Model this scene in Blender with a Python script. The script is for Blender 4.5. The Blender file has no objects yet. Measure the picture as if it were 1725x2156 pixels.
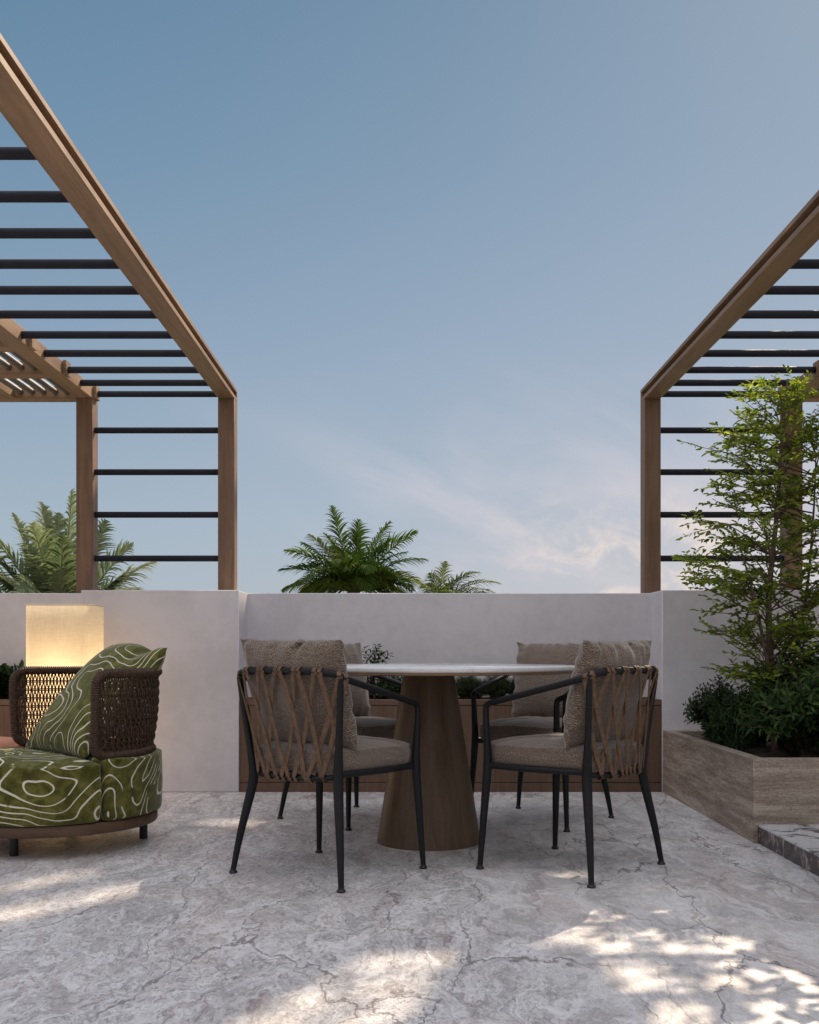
import bpy, bmesh, math, random
import numpy as np
from mathutils import Vector, Matrix
R = math.radians
random.seed(7)
rng = np.random.default_rng(11)
scene = bpy.context.scene
col = scene.collection

def srgb(r, g, b):
    f = lambda c: (c/255/12.92) if c/255 <= .04045 else ((c/255+.055)/1.055)**2.4
    return (f(r), f(g), f(b), 1.0)

# ---------------------------------------------------------------- camera
EYE = .82
cam_d = bpy.data.cameras.new('camera')
cam = bpy.data.objects.new('camera', cam_d); col.objects.link(cam)
cam.location = (0, 0, EYE); cam.rotation_euler = (R(90), 0, 0)
cam_d.sensor_fit = 'HORIZONTAL'; cam_d.sensor_width = 36
cam_d.lens = 36*2200/1725; cam_d.shift_y = 291/1725
cam_d.clip_start = .05; cam_d.clip_end = 5000
scene.camera = cam

# ---------------------------------------------------------------- sun and sky
SUN_EL = R(41); SUN_AZ = math.atan2(.53, 1.0)      # azimuth from +Y towards +X
SUN = Vector((math.sin(SUN_AZ)*math.cos(SUN_EL), math.cos(SUN_AZ)*math.cos(SUN_EL), math.sin(SUN_EL)))
sd = bpy.data.lights.new('sun', 'SUN'); so = bpy.data.objects.new('sun', sd); col.objects.link(so)
sd.energy = 5.0; sd.angle = R(.5); sd.color = (1.0, .82, .62)
so.rotation_euler = SUN.to_track_quat('Z', 'Y').to_euler(); so.location = (6, 10, 12)

world = bpy.data.worlds.new('World'); scene.world = world; world.use_nodes = True
def build_world():
    nt = world.node_tree; N = nt.nodes; L = nt.links
    N.clear()
    out = N.new('ShaderNodeOutputWorld'); bg = N.new('ShaderNodeBackground')
    L.new(bg.outputs[0], out.inputs[0])
    sky = N.new('ShaderNodeTexSky'); sky.sky_type = 'NISHITA'; sky.sun_disc = False
    sky.sun_elevation = SUN_EL; sky.sun_rotation = SUN_AZ; sky.air_density = 1.3; sky.dust_density = 1.5
    tc = N.new('ShaderNodeTexCoord'); sep = N.new('ShaderNodeSeparateXYZ')
    L.new(tc.outputs['Generated'], sep.inputs[0])
    def math_(op, a, b=None, c=None, clamp=False):
        n = N.new('ShaderNodeMath'); n.operation = op; n.use_clamp = clamp
        for i, v in enumerate((a, b, c)):
            if v is None: continue
            if isinstance(v, (int, float)): n.inputs[i].default_value = v
            else: L.new(v, n.inputs[i])
        return n.outputs[0]
    def mix(f, a, b, mode='MIX'):
        n = N.new('ShaderNodeMix'); n.data_type = 'RGBA'; n.blend_type = mode
        if isinstance(f, (int, float)): n.inputs[0].default_value = f
        else: L.new(f, n.inputs[0])
        for k, v in ((6, a), (7, b)):
            if isinstance(v, tuple): n.inputs[k].default_value = v
            else: L.new(v, n.inputs[k])
        return n.outputs[2]
    ramp = N.new('ShaderNodeValToRGB'); L.new(sep.outputs[2], ramp.inputs[0])
    cr = ramp.color_ramp; cr.elements[0].position = 0.0; cr.elements[0].color = srgb(174, 186, 199)
    cr.elements[1].position = 1.0; cr.elements[1].color = srgb(70, 108, 150)
    for p, c in ((.12, (161, 179, 197)), (.28, (135, 160, 184)), (.42, (109, 143, 170)), (.56, (89, 127, 157))):
        e = cr.elements.new(p); e.color = srgb(*c)
    # nishita, scaled down to the daylight range, blended with the measured gradient
    skys = mix(1.0, sky.outputs[0], (.085, .085, .085, 1), 'MULTIPLY')
    base = mix(.12, ramp.outputs[0], skys)
    # a pale lilac warmth low on the right
    side = math_('MULTIPLY_ADD', sep.outputs[0], 1.1, .38, True)
    low = math_('MULTIPLY_ADD', sep.outputs[2], -1.15, .85, True)
    warm = math_('MULTIPLY', side, low)
    warm = math_('MULTIPLY', warm, .8)
    base = mix(warm, base, srgb(184, 189, 205))
    glow = math_('MULTIPLY_ADD', sep.outputs[2], -5.0, 1.0, True); gx = math_('MULTIPLY_ADD', sep.outputs[0], 2.6, .1, True)
    base = mix(math_('MULTIPLY', math_('MULTIPLY', glow, gx), .75), base, srgb(226, 214, 212))
    # thin streaks of cloud falling to the right
    mp = N.new('ShaderNodeMapping'); mp.vector_type = 'POINT'
    mp.inputs['Scale'].default_value = (1.5, 1.2, 5.6); mp.inputs['Location'].default_value = (.31, 0, .12)
    mr = N.new('ShaderNodeMapping'); mr.inputs['Rotation'].default_value = (0, R(-24), 0)
    L.new(tc.outputs['Generated'], mr.inputs[0]); L.new(mr.outputs[0], mp.inputs[0])
    n1 = N.new('ShaderNodeTexNoise'); n1.inputs['Scale'].default_value = 1.9; n1.inputs['Detail'].default_value = 7
    n1.inputs['Roughness'].default_value = .56; n1.inputs['Distortion'].default_value = .35
    L.new(mp.outputs[0], n1.inputs['Vector'])
    r1 = N.new('ShaderNodeMapRange'); r1.interpolation_type = 'SMOOTHSTEP'
    r1.inputs[1].default_value = .42; r1.inputs[2].default_value = .78
    L.new(n1.outputs[0], r1.inputs[0])
    belt = N.new('ShaderNodeMapRange'); belt.interpolation_type = 'SMOOTHSTEP'
    belt.inputs[1].default_value = .31; belt.inputs[2].default_value = .08; L.new(sep.outputs[2], belt.inputs[0])
    rightish = N.new('ShaderNodeMapRange'); rightish.interpolation_type = 'SMOOTHSTEP'
    rightish.inputs[1].default_value = -.30; rightish.inputs[2].default_value = .12; L.new(sep.outputs[0], rightish.inputs[0])
    cf = math_('MULTIPLY', r1.outputs[0], belt.outputs[0]); cf = math_('MULTIPLY', cf, rightish.outputs[0])
    cf = math_('MULTIPLY', cf, 1.0)
    base = mix(cf, base, srgb(214, 208, 216))
    # small sunlit puffs close to the horizon on the right
    mp2 = N.new('ShaderNodeMapping'); mp2.inputs['Scale'].default_value = (1, 1, 1.5)
    mp2.inputs['Location'].default_value = (.05, .41, .06)
    L.new(tc.outputs['Generated'], mp2.inputs[0])
    n2 = N.new('ShaderNodeTexNoise'); n2.inputs['Scale'].default_value = 17; n2.inputs['Detail'].default_value = 8
    n2.inputs['Roughness'].default_value = .62; n2.inputs['Distortion'].default_value = .5
    L.new(mp2.outputs[0], n2.inputs['Vector'])
    r2 = N.new('ShaderNodeMapRange'); r2.interpolation_type = 'SMOOTHSTEP'
    r2.inputs[1].default_value = .44; r2.inputs[2].default_value = .74; L.new(n2.outputs[0], r2.inputs[0])
    b2 = N.new('ShaderNodeMapRange'); b2.interpolation_type = 'SMOOTHSTEP'
    b2.inputs[1].default_value = .18; b2.inputs[2].default_value = .07; L.new(sep.outputs[2], b2.inputs[0])
    x2 = N.new('ShaderNodeMapRange'); x2.interpolation_type = 'SMOOTHSTEP'
    x2.inputs[1].default_value = .03; x2.inputs[2].default_value = .20; L.new(sep.outputs[0], x2.inputs[0])
    c2 = math_('MULTIPLY', r2.outputs[0], b2.outputs[0]); c2 = math_('MULTIPLY', c2, x2.outputs[0])
    c2 = math_('MULTIPLY', c2, 1.0)
    base = mix(c2, base, srgb(246, 229, 217))
    # unseen sky behind and above the camera, brightened as added fill light
    back = N.new('ShaderNodeMapRange'); back.interpolation_type = 'SMOOTHSTEP'
    back.inputs[1].default_value = .80; back.inputs[2].default_value = -.15; L.new(sep.outputs[1], back.inputs[0])
    up = N.new('ShaderNodeMapRange'); up.interpolation_type = 'SMOOTHSTEP'
    up.inputs[1].default_value = .25; up.inputs[2].default_value = .85; L.new(sep.outputs[2], up.inputs[0])
    fill_sky = mix(up.outputs[0], (.54, .52, .56, 1), (1.5, 1.5, 1.58, 1))
    bb = mix(back.outputs[0], base, fill_sky)
    # below the horizon: dull ground glow
    gnd = N.new('ShaderNodeMapRange'); gnd.inputs[1].default_value = 0; gnd.inputs[2].default_value = -.05
    L.new(sep.outputs[2], gnd.inputs[0])
    bb = mix(gnd.outputs[0], bb, (.10, .10, .09, 1))
    L.new(bb, bg.inputs[0]); bg.inputs[1].default_value = .62
build_world()
vs = scene.view_settings
vs.view_transform = 'Standard'; vs.look = 'None'; vs.exposure = math.log2(1/.62); vs.gamma = 1
scene.render.engine = 'CYCLES'
scene.cycles.use_denoising = True
scene.cycles.max_bounces = 8; scene.cycles.transparent_max_bounces = 12

# ---------------------------------------------------------------- helpers
def tag(o, label=None, cat=None, group=None, kind=None):
    if label: o['label'] = label
    if cat: o['category'] = cat
    if group: o['group'] = group
    if kind: o['kind'] = kind
    return o

def thing(name, label, cat, loc=(0, 0, 0), rz=0, group=None):
    o = bpy.data.objects.new(name, None); col.objects.link(o)
    o.location = loc; o.rotation_euler = (0, 0, rz); o.empty_display_size = .1
    return tag(o, label, cat, group)

class MB:
    """collects geometry for ONE mesh object"""
    def __init__(s): s.v = []; s.f = []; s.uv = None
    def add(s, v, f):
        k = len(s.v); s.v += [tuple(p) for p in v]; s.f += [tuple(i+k for i in q) for q in f]; return s
    def box(s, x0, x1, y0, y1, z0, z1):
        return s.add([(x0, y0, z0), (x1, y0, z0), (x1, y1, z0), (x0, y1, z0), (x0, y0, z1), (x1, y0, z1), (x1, y1, z1), (x0, y1, z1)],
                     [(0, 3, 2, 1), (4, 5, 6, 7), (0, 1, 5, 4), (1, 2, 6, 5), (2, 3, 7, 6), (3, 0, 4, 7)])
    def prism(s, pts, z0, z1):
        n = len(pts)
        v = [(x, y, z0) for x, y in pts]+[(x, y, z1) for x, y in pts]
        f = [tuple(range(n-1, -1, -1)), tuple(range(n, 2*n))]+[(i, (i+1) % n, n+(i+1) % n, n+i) for i in range(n)]
        return s.add(v, f)
    def lathe(s, prof, n=64, c=(0, 0, 0), cap0=True, cap1=True):
        v = []; f = []
        for r, z in prof:
            for i in range(n):
                a = 2*math.pi*i/n; v.append((c[0]+r*math.cos(a), c[1]+r*math.sin(a), c[2]+z))
        for j in range(len(prof)-1):
            for i in range(n):
                f.append((j*n+i, j*n+(i+1) % n, (j+1)*n+(i+1) % n, (j+1)*n+i))
        if cap0: f.append(tuple(range(n-1, -1, -1)))
        if cap1: m = (len(prof)-1)*n; f.append(tuple(range(m, m+n)))
        return s.add(v, f)
    def tube(s, pts, rad, n=10, closed=False, flat=None, cap=True):
        P = np.array(pts, float); m = len(P)
        rad = np.full(m, rad) if np.isscalar(rad) else np.array(rad, float)
        if closed: T = np.roll(P, -1, 0)-np.roll(P, 1, 0)
        else:
            T = np.empty_like(P); T[1:-1] = P[2:]-P[:-2]; T[0] = P[1]-P[0]; T[-1] = P[-1]-P[-2]
        T /= np.linalg.norm(T, axis=1)[:, None]+1e-12
        up = np.array([0, 0, 1.]) if abs(T[0][2]) < .9 else np.array([0, 1., 0])
        u = np.cross(T[0], up); u /= np.linalg.norm(u)
        v = []; a = np.arange(n)*2*math.pi/n
        for i in range(m):
            u = u-T[i]*u.dot(T[i]); u /= np.linalg.norm(u); w = np.cross(T[i], u)
            v.append(P[i]+rad[i]*(np.cos(a)[:, None]*u+np.sin(a)[:, None]*w))
        v = np.concatenate(v); f = []
        for i in range(m if closed else m-1):
            j = (i+1) % m
            for k in range(n): f.append((i*n+k, i*n+(k+1) % n, j*n+(k+1) % n, j*n+k))
        if cap and not closed: f.append(tuple(range(n-1, -1, -1))); f.append(tuple((m-1)*n+k for k in range(n)))
        return s.add(v.tolist(), f)
    def strip(s, pts, nors, w, t):
        """flat strap: path with outward normals, width w, thickness t"""
        P = np.array(pts, float); Nn = np.array(nors, float); m = len(P)
        T = np.empty_like(P); T[1:-1] = P[2:]-P[:-2]; T[0] = P[1]-P[0]; T[-1] = P[-1]-P[-2]
        T /= np.linalg.norm(T, axis=1)[:, None]+1e-12
        S = np.cross(T, Nn); S /= np.linalg.norm(S, axis=1)[:, None]+1e-12
        Nn = np.cross(S, T)
        v = []
        for i in range(m):
            for a, b in ((-.5, -.3), (-.3, -.5), (.3, -.5), (.5, -.3), (.5, .3), (.3, .5), (-.3, .5), (-.5, .3)):
                v.append(tuple(P[i]+S[i]*w*a+Nn[i]*t*b))
        f = []
        for i in range(m-1):
            for k in range(8): f.append((i*8+k, i*8+(k+1) % 8, (i+1)*8+(k+1) % 8, (i+1)*8+k))
        f.append(tuple(range(7, -1, -1))); f.append(tuple((m-1)*8+k for k in range(8)))
        return s.add(v, f)
    def build(s, name, mat, parent=None, smooth=False, bevel=0, seg=2, angle=40):
        me = bpy.data.meshes.new(name); me.from_pydata(s.v, [], s.f)
        if bevel:
            bm = bmesh.new(); bm.from_mesh(me)
            bmesh.ops.recalc_face_normals(bm, faces=bm.faces)
            ed = [e for e in bm.edges if len(e.link_faces) == 2 and e.calc_face_angle() > R(30)]
            bmesh.ops.bevel(bm, geom=ed, offset=bevel, segments=seg, affect='EDGES', profile=.5, clamp_overlap=True)
            bm.to_mesh(me); bm.free()
        else:
            bm = bmesh.new(); bm.from_mesh(me); bmesh.ops.recalc_face_normals(bm, faces=bm.faces); bm.to_mesh(me); bm.free()
        me.materials.append(mat)
        if smooth or bevel:
            me.polygons.foreach_set('use_smooth', [True]*len(me.polygons))
            me.set_sharp_from_angle(angle=R(angle))
        o = bpy.data.objects.new(name, me); col.objects.link(o)
        if parent: o.parent = parent
        return o

def copy_tree(o, parent=None):
    c = o.copy(); col.objects.link(c); c.parent = parent
    for ch in list(o.children): copy_tree(ch, c)
    return c

# ---------------------------------------------------------------- materials
class Mat:
    def __init__(s, name):
        s.m = bpy.data.materials.new(name); s.m.use_nodes = True
        s.nt = s.m.node_tree; s.N = s.nt.nodes; s.L = s.nt.links
        s.b = s.N['Principled BSDF']; s.out = s.N['Material Output']
        s.tc = s.N.new('ShaderNodeTexCoord')
    def set(s, k, v):
        if isinstance(v, (int, float, tuple)): s.b.inputs[k].default_value = v
        else: s.L.new(v, s.b.inputs[k])
    def put(s, n, k, v):
        if v is None: return
        if isinstance(v, (int, float, tuple)): n.inputs[k].default_value = v
        else: s.L.new(v, n.inputs[k])
    def map(s, scale=(1, 1, 1), rot=(0, 0, 0), loc=(0, 0, 0), src='Object'):
        n = s.N.new('ShaderNodeMapping'); n.inputs['Scale'].default_value = scale
        n.inputs['Rotation'].default_value = rot; n.inputs['Location'].default_value = loc
        s.L.new(s.tc.outputs[src] if isinstance(src, str) else src, n.inputs[0]); return n.outputs[0]
    def noise(s, vec, scale, detail=4, rough=.5, dist=0, out=0):
        n = s.N.new('ShaderNodeTexNoise'); s.L.new(vec, n.inputs['Vector'])
        n.inputs['Scale'].default_value = scale; n.inputs['Detail'].default_value = detail
        n.inputs['Roughness'].default_value = rough; n.inputs['Distortion'].default_value = dist
        return n.outputs[out]
    def vor(s, vec, scale, feature='F1', rand=1.0, out='Distance'):
        n = s.N.new('ShaderNodeTexVoronoi'); n.feature = feature; s.L.new(vec, n.inputs['Vector'])
        n.inputs['Scale'].default_value = scale; n.inputs['Randomness'].default_value = rand
        return n.outputs[out]
    def rng(s, v, a, b, c=0, d=1, smooth=True):
        n = s.N.new('ShaderNodeMapRange'); n.interpolation_type = 'SMOOTHSTEP' if smooth else 'LINEAR'
        s.L.new(v, n.inputs[0])
        for i, x in enumerate((a, b, c, d)): n.inputs[i+1].default_value = x
        return n.outputs[0]
    def math(s, op, a, b=None, clamp=False):
        n = s.N.new('ShaderNodeMath'); n.operation = op; n.use_clamp = clamp
        s.put(n, 0, a); s.put(n, 1, b); return n.outputs[0]
    def vmath(s, op, a, b=None):
        n = s.N.new('ShaderNodeVectorMath'); n.operation = op; s.put(n, 0, a); s.put(n, 1, b)
        return n.outputs['Value'] if op in ('LENGTH', 'DOT_PRODUCT') else n.outputs[0]
    def mix(s, f, a, b, mode='MIX'):
        n = s.N.new('ShaderNodeMix'); n.data_type = 'RGBA'; n.blend_type = mode
        s.put(n, 0, f); s.put(n, 6, a); s.put(n, 7, b); return n.outputs[2]
    def ramp(s, v, els):
        n = s.N.new('ShaderNodeValToRGB'); s.L.new(v, n.inputs[0]); cr = n.color_ramp
        cr.elements[0].position, cr.elements[0].color = els[0]; cr.elements[1].position, cr.elements[1].color = els[-1]
        for p, c in els[1:-1]: e = cr.elements.new(p); e.color = c
        return n.outputs[0]
    def bump(s, h, strength=.3, dist=.002):
        n = s.N.new('ShaderNodeBump'); n.inputs['Strength'].default_value = strength
        n.inputs['Distance'].default_value = dist; s.L.new(h, n.inputs['Height'])
        prev = s.b.inputs['Normal']
        if prev.is_linked: s.L.new(prev.links[0].from_socket, n.inputs['Normal'])
        s.L.new(n.outputs[0], s.b.inputs['Normal'])

def c4(r, g, b): return (r, g, b, 1.0)

def wood(name, dark, light, axis, rough=.5, scale=1.0):
    M = Mat(name)
    sc = [26*scale]*3; sc['xyz'.index(axis)] = 1.6*scale
    v = M.map(tuple(sc))
    g = M.noise(v, 1.0, 8, .62, .7)
    sc2 = [170*scale]*3; sc2['xyz'.index(axis)] = 6*scale
    fine = M.noise(M.map(tuple(sc2)), 1.0, 4, .6)
    big = M.noise(M.map((1, 1, 1)), 3.5*scale, 5, .6)
    t = M.math('ADD', M.math('MULTIPLY', g, .55), M.math('MULTIPLY', fine, .2))
    t = M.math('ADD', t, M.math('MULTIPLY', big, .25))
    c = M.ramp(M.rng(t, .32, .68, smooth=False), [(0, dark), (.55, tuple((a+b)/2 for a, b in zip(dark, light))), (1, light)])
    pores = M.rng(fine, .62, .72)
    c = M.mix(M.math('MULTIPLY', pores, .35), c, tuple(x*.45 for x in dark[:3])+(1,))
    M.set('Base Color', c); M.set('Roughness', M.rng(big, .3, .7, rough-.07, rough+.1)); M.bump(fine, .25, .001)
    M.set('Specular IOR Level', .35)
    return M.m

W_LIGHT_Y = wood('pergola_wood_long', c4(.125, .070, .038), c4(.315, .200, .118), 'y')
W_LIGHT_X = wood('pergola_wood_cross', c4(.125, .070, .038), c4(.315, .200, .118), 'x')
W_LIGHT_Z = wood('pergola_wood_upright', c4(.100, .056, .034), c4(.245, .152, .094), 'z')
W_TABLE = wood('table_wood', c4(.062, .037, .021), c4(.150, .097, .059), 'z', .42)
W_RIM = wood('table_rim_wood', c4(.13, .08, .045), c4(.26, .17, .10), 'x', .42)
W_BENCH = wood('planter_wood', c4(.085, .050, .033), c4(.175, .110, .074), 'z', .5)
W_DARK = wood('base_wood', c4(.045, .026, .015), c4(.125, .074, .042), 'x', .5)

def metal(name, c, rough=.45, spec=.5):
    M = Mat(name); v = M.map()
    n = M.noise(v, 240, 3, .6); M.set('Base Color', c); M.set('Roughness', M.rng(M.noise(v, 9, 4), .3, .7, rough-.06, rough+.1))
    M.set('Specular IOR Level', spec); M.bump(n, .08, .0006); return M.m
ROD = metal('rod_metal', c4(.014, .014, .021), .62, .2)
SLAT = metal('slat_metal', c4(.16, .15, .15), .42, .5)
SLAT.node_tree.nodes['Principled BSDF'].inputs['Metallic'].default_value = .8
FRAME = metal('chair_metal', c4(.006, .006, .0075), .48, .28)
BLACK = metal('leg_black', c4(.010, .010, .011), .45)

def stucco():
    M = Mat('wall_render'); v = M.map()
    a = M.noise(v, 2.2, 6, .6, .3); b = M.noise(v, 14, 5, .65)
    t = M.math('ADD', M.math('MULTIPLY', a, .7), M.math('MULTIPLY', b, .3))
    c = M.ramp(M.rng(t, .35, .65), [(0, c4(.555, .535, .555)), (.5, c4(.61, .59, .613)), (1, c4(.655, .635, .66))])
    M.set('Base Color', c); M.set('Roughness', .8); M.set('Specular IOR Level', .2)
    M.bump(M.noise(v, 90, 5, .7), .25, .0015); M.bump(b, .25, .006); return M.m
STUCCO = stucco()

def marble_floor():
    M = Mat('floor_marble')
    v0 = M.map((1.42, .74, 1), (0, 0, R(7)))
    # warped coordinates
    w = M.noise(v0, 1.6, 5, .62, 0, out='Color')
    wv = M.vmath('SUBTRACT', w, (.5, .5, .5)); s1 = M.N.new('ShaderNodeVectorMath'); s1.operation = 'SCALE'
    M.L.new(wv, s1.inputs[0]); s1.inputs['Scale'].default_value = .55
    v1 = M.vmath('ADD', v0, s1.outputs[0])
    w2 = M.noise(v0, 11, 5, .7, 0, out='Color')
    wv2 = M.vmath('SUBTRACT', w2, (.5, .5, .5)); s2 = M.N.new('ShaderNodeVectorMath'); s2.operation = 'SCALE'
    M.L.new(wv2, s2.inputs[0]); s2.inputs['Scale'].default_value = .10
    v2 = M.vmath('ADD', v1, s2.outputs[0])
    big = M.noise(v1, 1.1, 5, .6)
    med = M.noise(v2, 5.5, 8, .68, .4)
    fine = M.noise(v2, 38, 8, .75)
    grain = M.noise(v0, 190, 4, .7)
    base = M.ramp(M.rng(med, .34, .66), [(0, c4(.425, .408, .412)), (.42, c4(.585, .570, .572)), (1, c4(.77, .755, .757))])
    # warm blush areas
    blush = M.math('MULTIPLY', M.rng(big, .50, .64), M.rng(med, .3, .6))
    base = M.mix(M.math('MULTIPLY', blush, .75), base, c4(.56, .465, .44))
    # pale crystalline flakes
    fl = M.vor(v2, 17, 'F1', 1.0); pale = M.rng(M.math('ADD', fl, M.math('MULTIPLY', fine, .55)), .62, .44)
    sx_ = M.N.new('ShaderNodeSeparateXYZ'); M.L.new(M.tc.outputs['Object'], sx_.inputs[0])
    rz_ = M.math('ADD', sx_.outputs[0], M.math('MULTIPLY', M.math('SUBTRACT', big, .5), 2.2))
    rz_ = M.math('ADD', rz_, M.math('MULTIPLY', sx_.outputs[1], .10))
    rough_zone = M.rng(rz_, .85, .25)
    base = M.mix(M.math('MULTIPLY', M.math('MULTIPLY', pale, rough_zone), .6), base, c4(.74, .735, .745))
    sp = M.rng(fine, .49, .62)
    base = M.mix(M.math('MULTIPLY', sp, M.rng(rough_zone, 0, 1, .25, .85)), base, c4(.22, .205, .21))
    sp2 = M.rng(fine, .47, .34)
    base = M.mix(M.math('MULTIPLY', sp2, .6), base, c4(.78, .77, .775))
    gr = M.rng(grain, .35, .7, .82, 1.12); 
    gcol = M.N.new('ShaderNodeCombineXYZ'); [M.L.new(gr, gcol.inputs[i]) for i in range(3)]
    base = M.mix(.8, base, gcol.outputs[0], 'MULTIPLY')
    crumb = M.noise(M.map((1, 1, 1), (0, 0, R(33)), src=v1), 74, 6, .78, .3)
    base = M.mix(M.math('MULTIPLY', M.rng(crumb, .52, .62), M.rng(rough_zone, 0, 1, .3, .8)), base, c4(.27, .25, .255))
    base = M.mix(M.math('MULTIPLY', M.rng(crumb, .47, .38), .35), base, c4(.76, .75, .755))
    # streaks along the slab
    st = M.noise(M.map((20, 2.6, 3), (0, 0, R(-8)), src=v2), 1.0, 5, .6)
    base = M.mix(M.math('MULTIPLY', M.rng(st, .56, .72), .28), base, c4(.30, .26, .26))
    # cracks: large and small voronoi edges, thin and broken
    def crack(vec, scale, width, mask_scale, lo, hi):
        e = M.vor(M.map((1.25, .62, 1), src=vec), scale, 'DISTANCE_TO_EDGE')
        k = M.rng(e, width, 0.0)
        mk = M.rng(M.noise(v1, mask_scale, 4, .6), lo, hi)
        return M.math('MULTIPLY', k, mk), e
    k1, e1 = crack(v2, 1.35, .011, 1.5, .38, .50)
    k2, e2 = crack(v2, 2.7, .017, 1.7, .45, .57)
    k3, e3 = crack(v2, 7.5, .038, 1.4, .48, .62)
    halo = M.math('MULTIPLY', M.rng(e1, .05, .0), M.rng(M.noise(v1, 1.7, 4, .6), .44, .56))
    base = M.mix(M.math('MULTIPLY', halo, .5), base, c4(.74, .72, .73))
    pv = M.noise(v2, 2.4, 3, .55, .8); pvl = M.rng(M.math('ABSOLUTE', M.math('SUBTRACT', pv, .5)), .028, .0)
    base = M.mix(M.math('MULTIPLY', pvl, .55), base, c4(.80, .785, .79))
    dv_ = M.noise(v1, 3.1, 4, .6, 1.2); dvl = M.rng(M.math('ABSOLUTE', M.math('SUBTRACT', dv_, .47)), .05, .0)
    base = M.mix(M.math('MULTIPLY', dvl, .25), base, c4(.36, .315, .32))
    br = M.math('MULTIPLY', M.rng(e2, .09, 0), M.rng(M.noise(v1, 2.1, 4, .6), .50, .62))
    base = M.mix(M.math('MULTIPLY', br, .45), base, c4(.36, .28, .27))
    base = M.mix(M.math('MULTIPLY', k1, .80), base, c4(.13, .105, .108))
    base = M.mix(M.math('MULTIPLY', k2, .50), base, c4(.14, .105, .11))
    base = M.mix(M.math('MULTIPLY', k3, .28), base, c4(.20, .17, .175))
    M.set('Base Color', base)
    M.set('Roughness', M.rng(fine, .3, .7, .34, .52)); M.set('Specular IOR Level', .45)
    M.bump(M.math('ADD', M.math('MULTIPLY', k1, -1.0), M.math('MULTIPLY', k2, -.8)), .5, .003)
    M.bump(crumb, .5, .003); M.bump(fine, .45, .004); M.bump(med, .4, .010); M.bump(e2, .15, .01)
    return M.m
FLOOR = marble_floor()

def marble(name, base_c, vein_c, amount, scale=1.0, rough=.2):
    M = Mat(name); v = M.map((1, 1, .4))
    w = M.noise(v, 3*scale, 5, .6, 0, out='Color'); wv = M.vmath('SUBTRACT', w, (.5, .5, .5))
    s1 = M.N.new('ShaderNodeVectorMath'); s1.operation = 'SCALE'; M.L.new(wv, s1.inputs[0]); s1.inputs['Scale'].default_value = .35/scale
    v1 = M.vmath('ADD', v, s1.outputs[0])
    n = M.noise(v1, 4*scale, 7, .65, .6); k = M.rng(n, .5, .5+amount)
    f = M.noise(v1, 22*scale, 6, .7)
    c = M.mix(k, base_c, vein_c)
    c = M.mix(M.math('MULTIPLY', M.rng(f, .5, .7), .35), c, vein_c)
    M.set('Base Color', c); M.set('Roughness', rough); return M.m
TOPM = marble('table_marble', c4(.66, .655, .655), c4(.46, .41, .36), .30, 1.0, .16)
STEP_TOP = marble('step_marble', c4(.58, .585, .61), c4(.07, .07, .08), .13, 2.2, .22)

def dark_marble():
    M = Mat('step_side_marble'); v = M.map()
    n = M.noise(v, 13, 8, .66, 1.1); f = M.noise(v, 50, 6, .7)
    t = M.math('ADD', M.math('MULTIPLY', n, .75), M.math('MULTIPLY', f, .25))
    M.set('Base Color', M.ramp(M.rng(t, .40, .60), [(0, c4(.008, .006, .007)), (.5, c4(.045, .031, .028)), (.78, c4(.11, .080, .072)), (1, c4(.34, .28, .26))]))
    M.set('Roughness', .28); return M.m
STEP_SIDE = dark_marble()

def travertine():
    M = Mat('travertine'); v = M.map((2.4, 2.4, 30))
    lay = M.noise(v, 1.0, 6, .6, .35)
    lay2 = M.noise(M.map((14, 14, 110)), 1.0, 6, .7, .3)
    pit = M.noise(M.map((70, 70, 190)), 1.0, 6, .75)
    t = M.math('ADD', M.math('MULTIPLY', lay, .6), M.math('MULTIPLY', lay2, .4))
    c = M.ramp(M.rng(t, .34, .64), [(0, c4(.20, .152, .118)), (.4, c4(.285, .226, .180)), (.7, c4(.36, .292, .238)), (1, c4(.47, .395, .33))])
    c = M.mix(M.math('MULTIPLY', M.rng(pit, .52, .62), .6), c, c4(.10, .075, .06))
    c = M.mix(M.math('MULTIPLY', M.rng(pit, .47, .36), .45), c, c4(.60, .54, .48))
    M.set('Base Color', c); M.set('Roughness', .5); M.bump(pit, .4, .002); M.bump(lay2, .2, .002); return M.m
TRAV = travertine()

def fabric():
    M = Mat('cushion_weave'); uv = M.map((1, 1, 1), src='UV')
    sep = M.N.new('ShaderNodeSeparateXYZ'); M.L.new(uv, sep.inputs[0])
    k = 2*math.pi/.0088
    sx = M.math('SINE', M.math('MULTIPLY', sep.outputs[0], k)); sy = M.math('SINE', M.math('MULTIPLY', sep.outputs[1], k))
    w = M.math('MULTIPLY', sx, sy)
    n = M.noise(M.map((190, 190, 1), src='UV'), 1.0, 3, .8)
    t = M.math('ADD', M.math('MULTIPLY', w, .15), M.math('SUBTRACT', M.math('MULTIPLY', n, 1.5), .30))
    slub = M.noise(M.map((12, 160, 1), src='UV'), 1.0, 4, .6)
    t = M.math('ADD', t, M.math('MULTIPLY', M.math('SUBTRACT', slub, .5), .35))
    c = M.ramp(M.rng(t, .1, .8, smooth=False), [(0, c4(.030, .021, .015)), (.38, c4(.105, .078, .060)), (.7, c4(.205, .160, .128)), (1, c4(.40, .325, .27))])
    M.set('Base Color', c); M.set('Roughness', .9); M.set('Specular IOR Level', .15)
    M.set('Sheen Weight', .45); M.set('Sheen Roughness', .45)
    M.bump(t, .35, .0015)
    M.bump(M.noise(M.map(), 16, 4, .55), .35, .012); return M.m
FABRIC = fabric()

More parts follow.
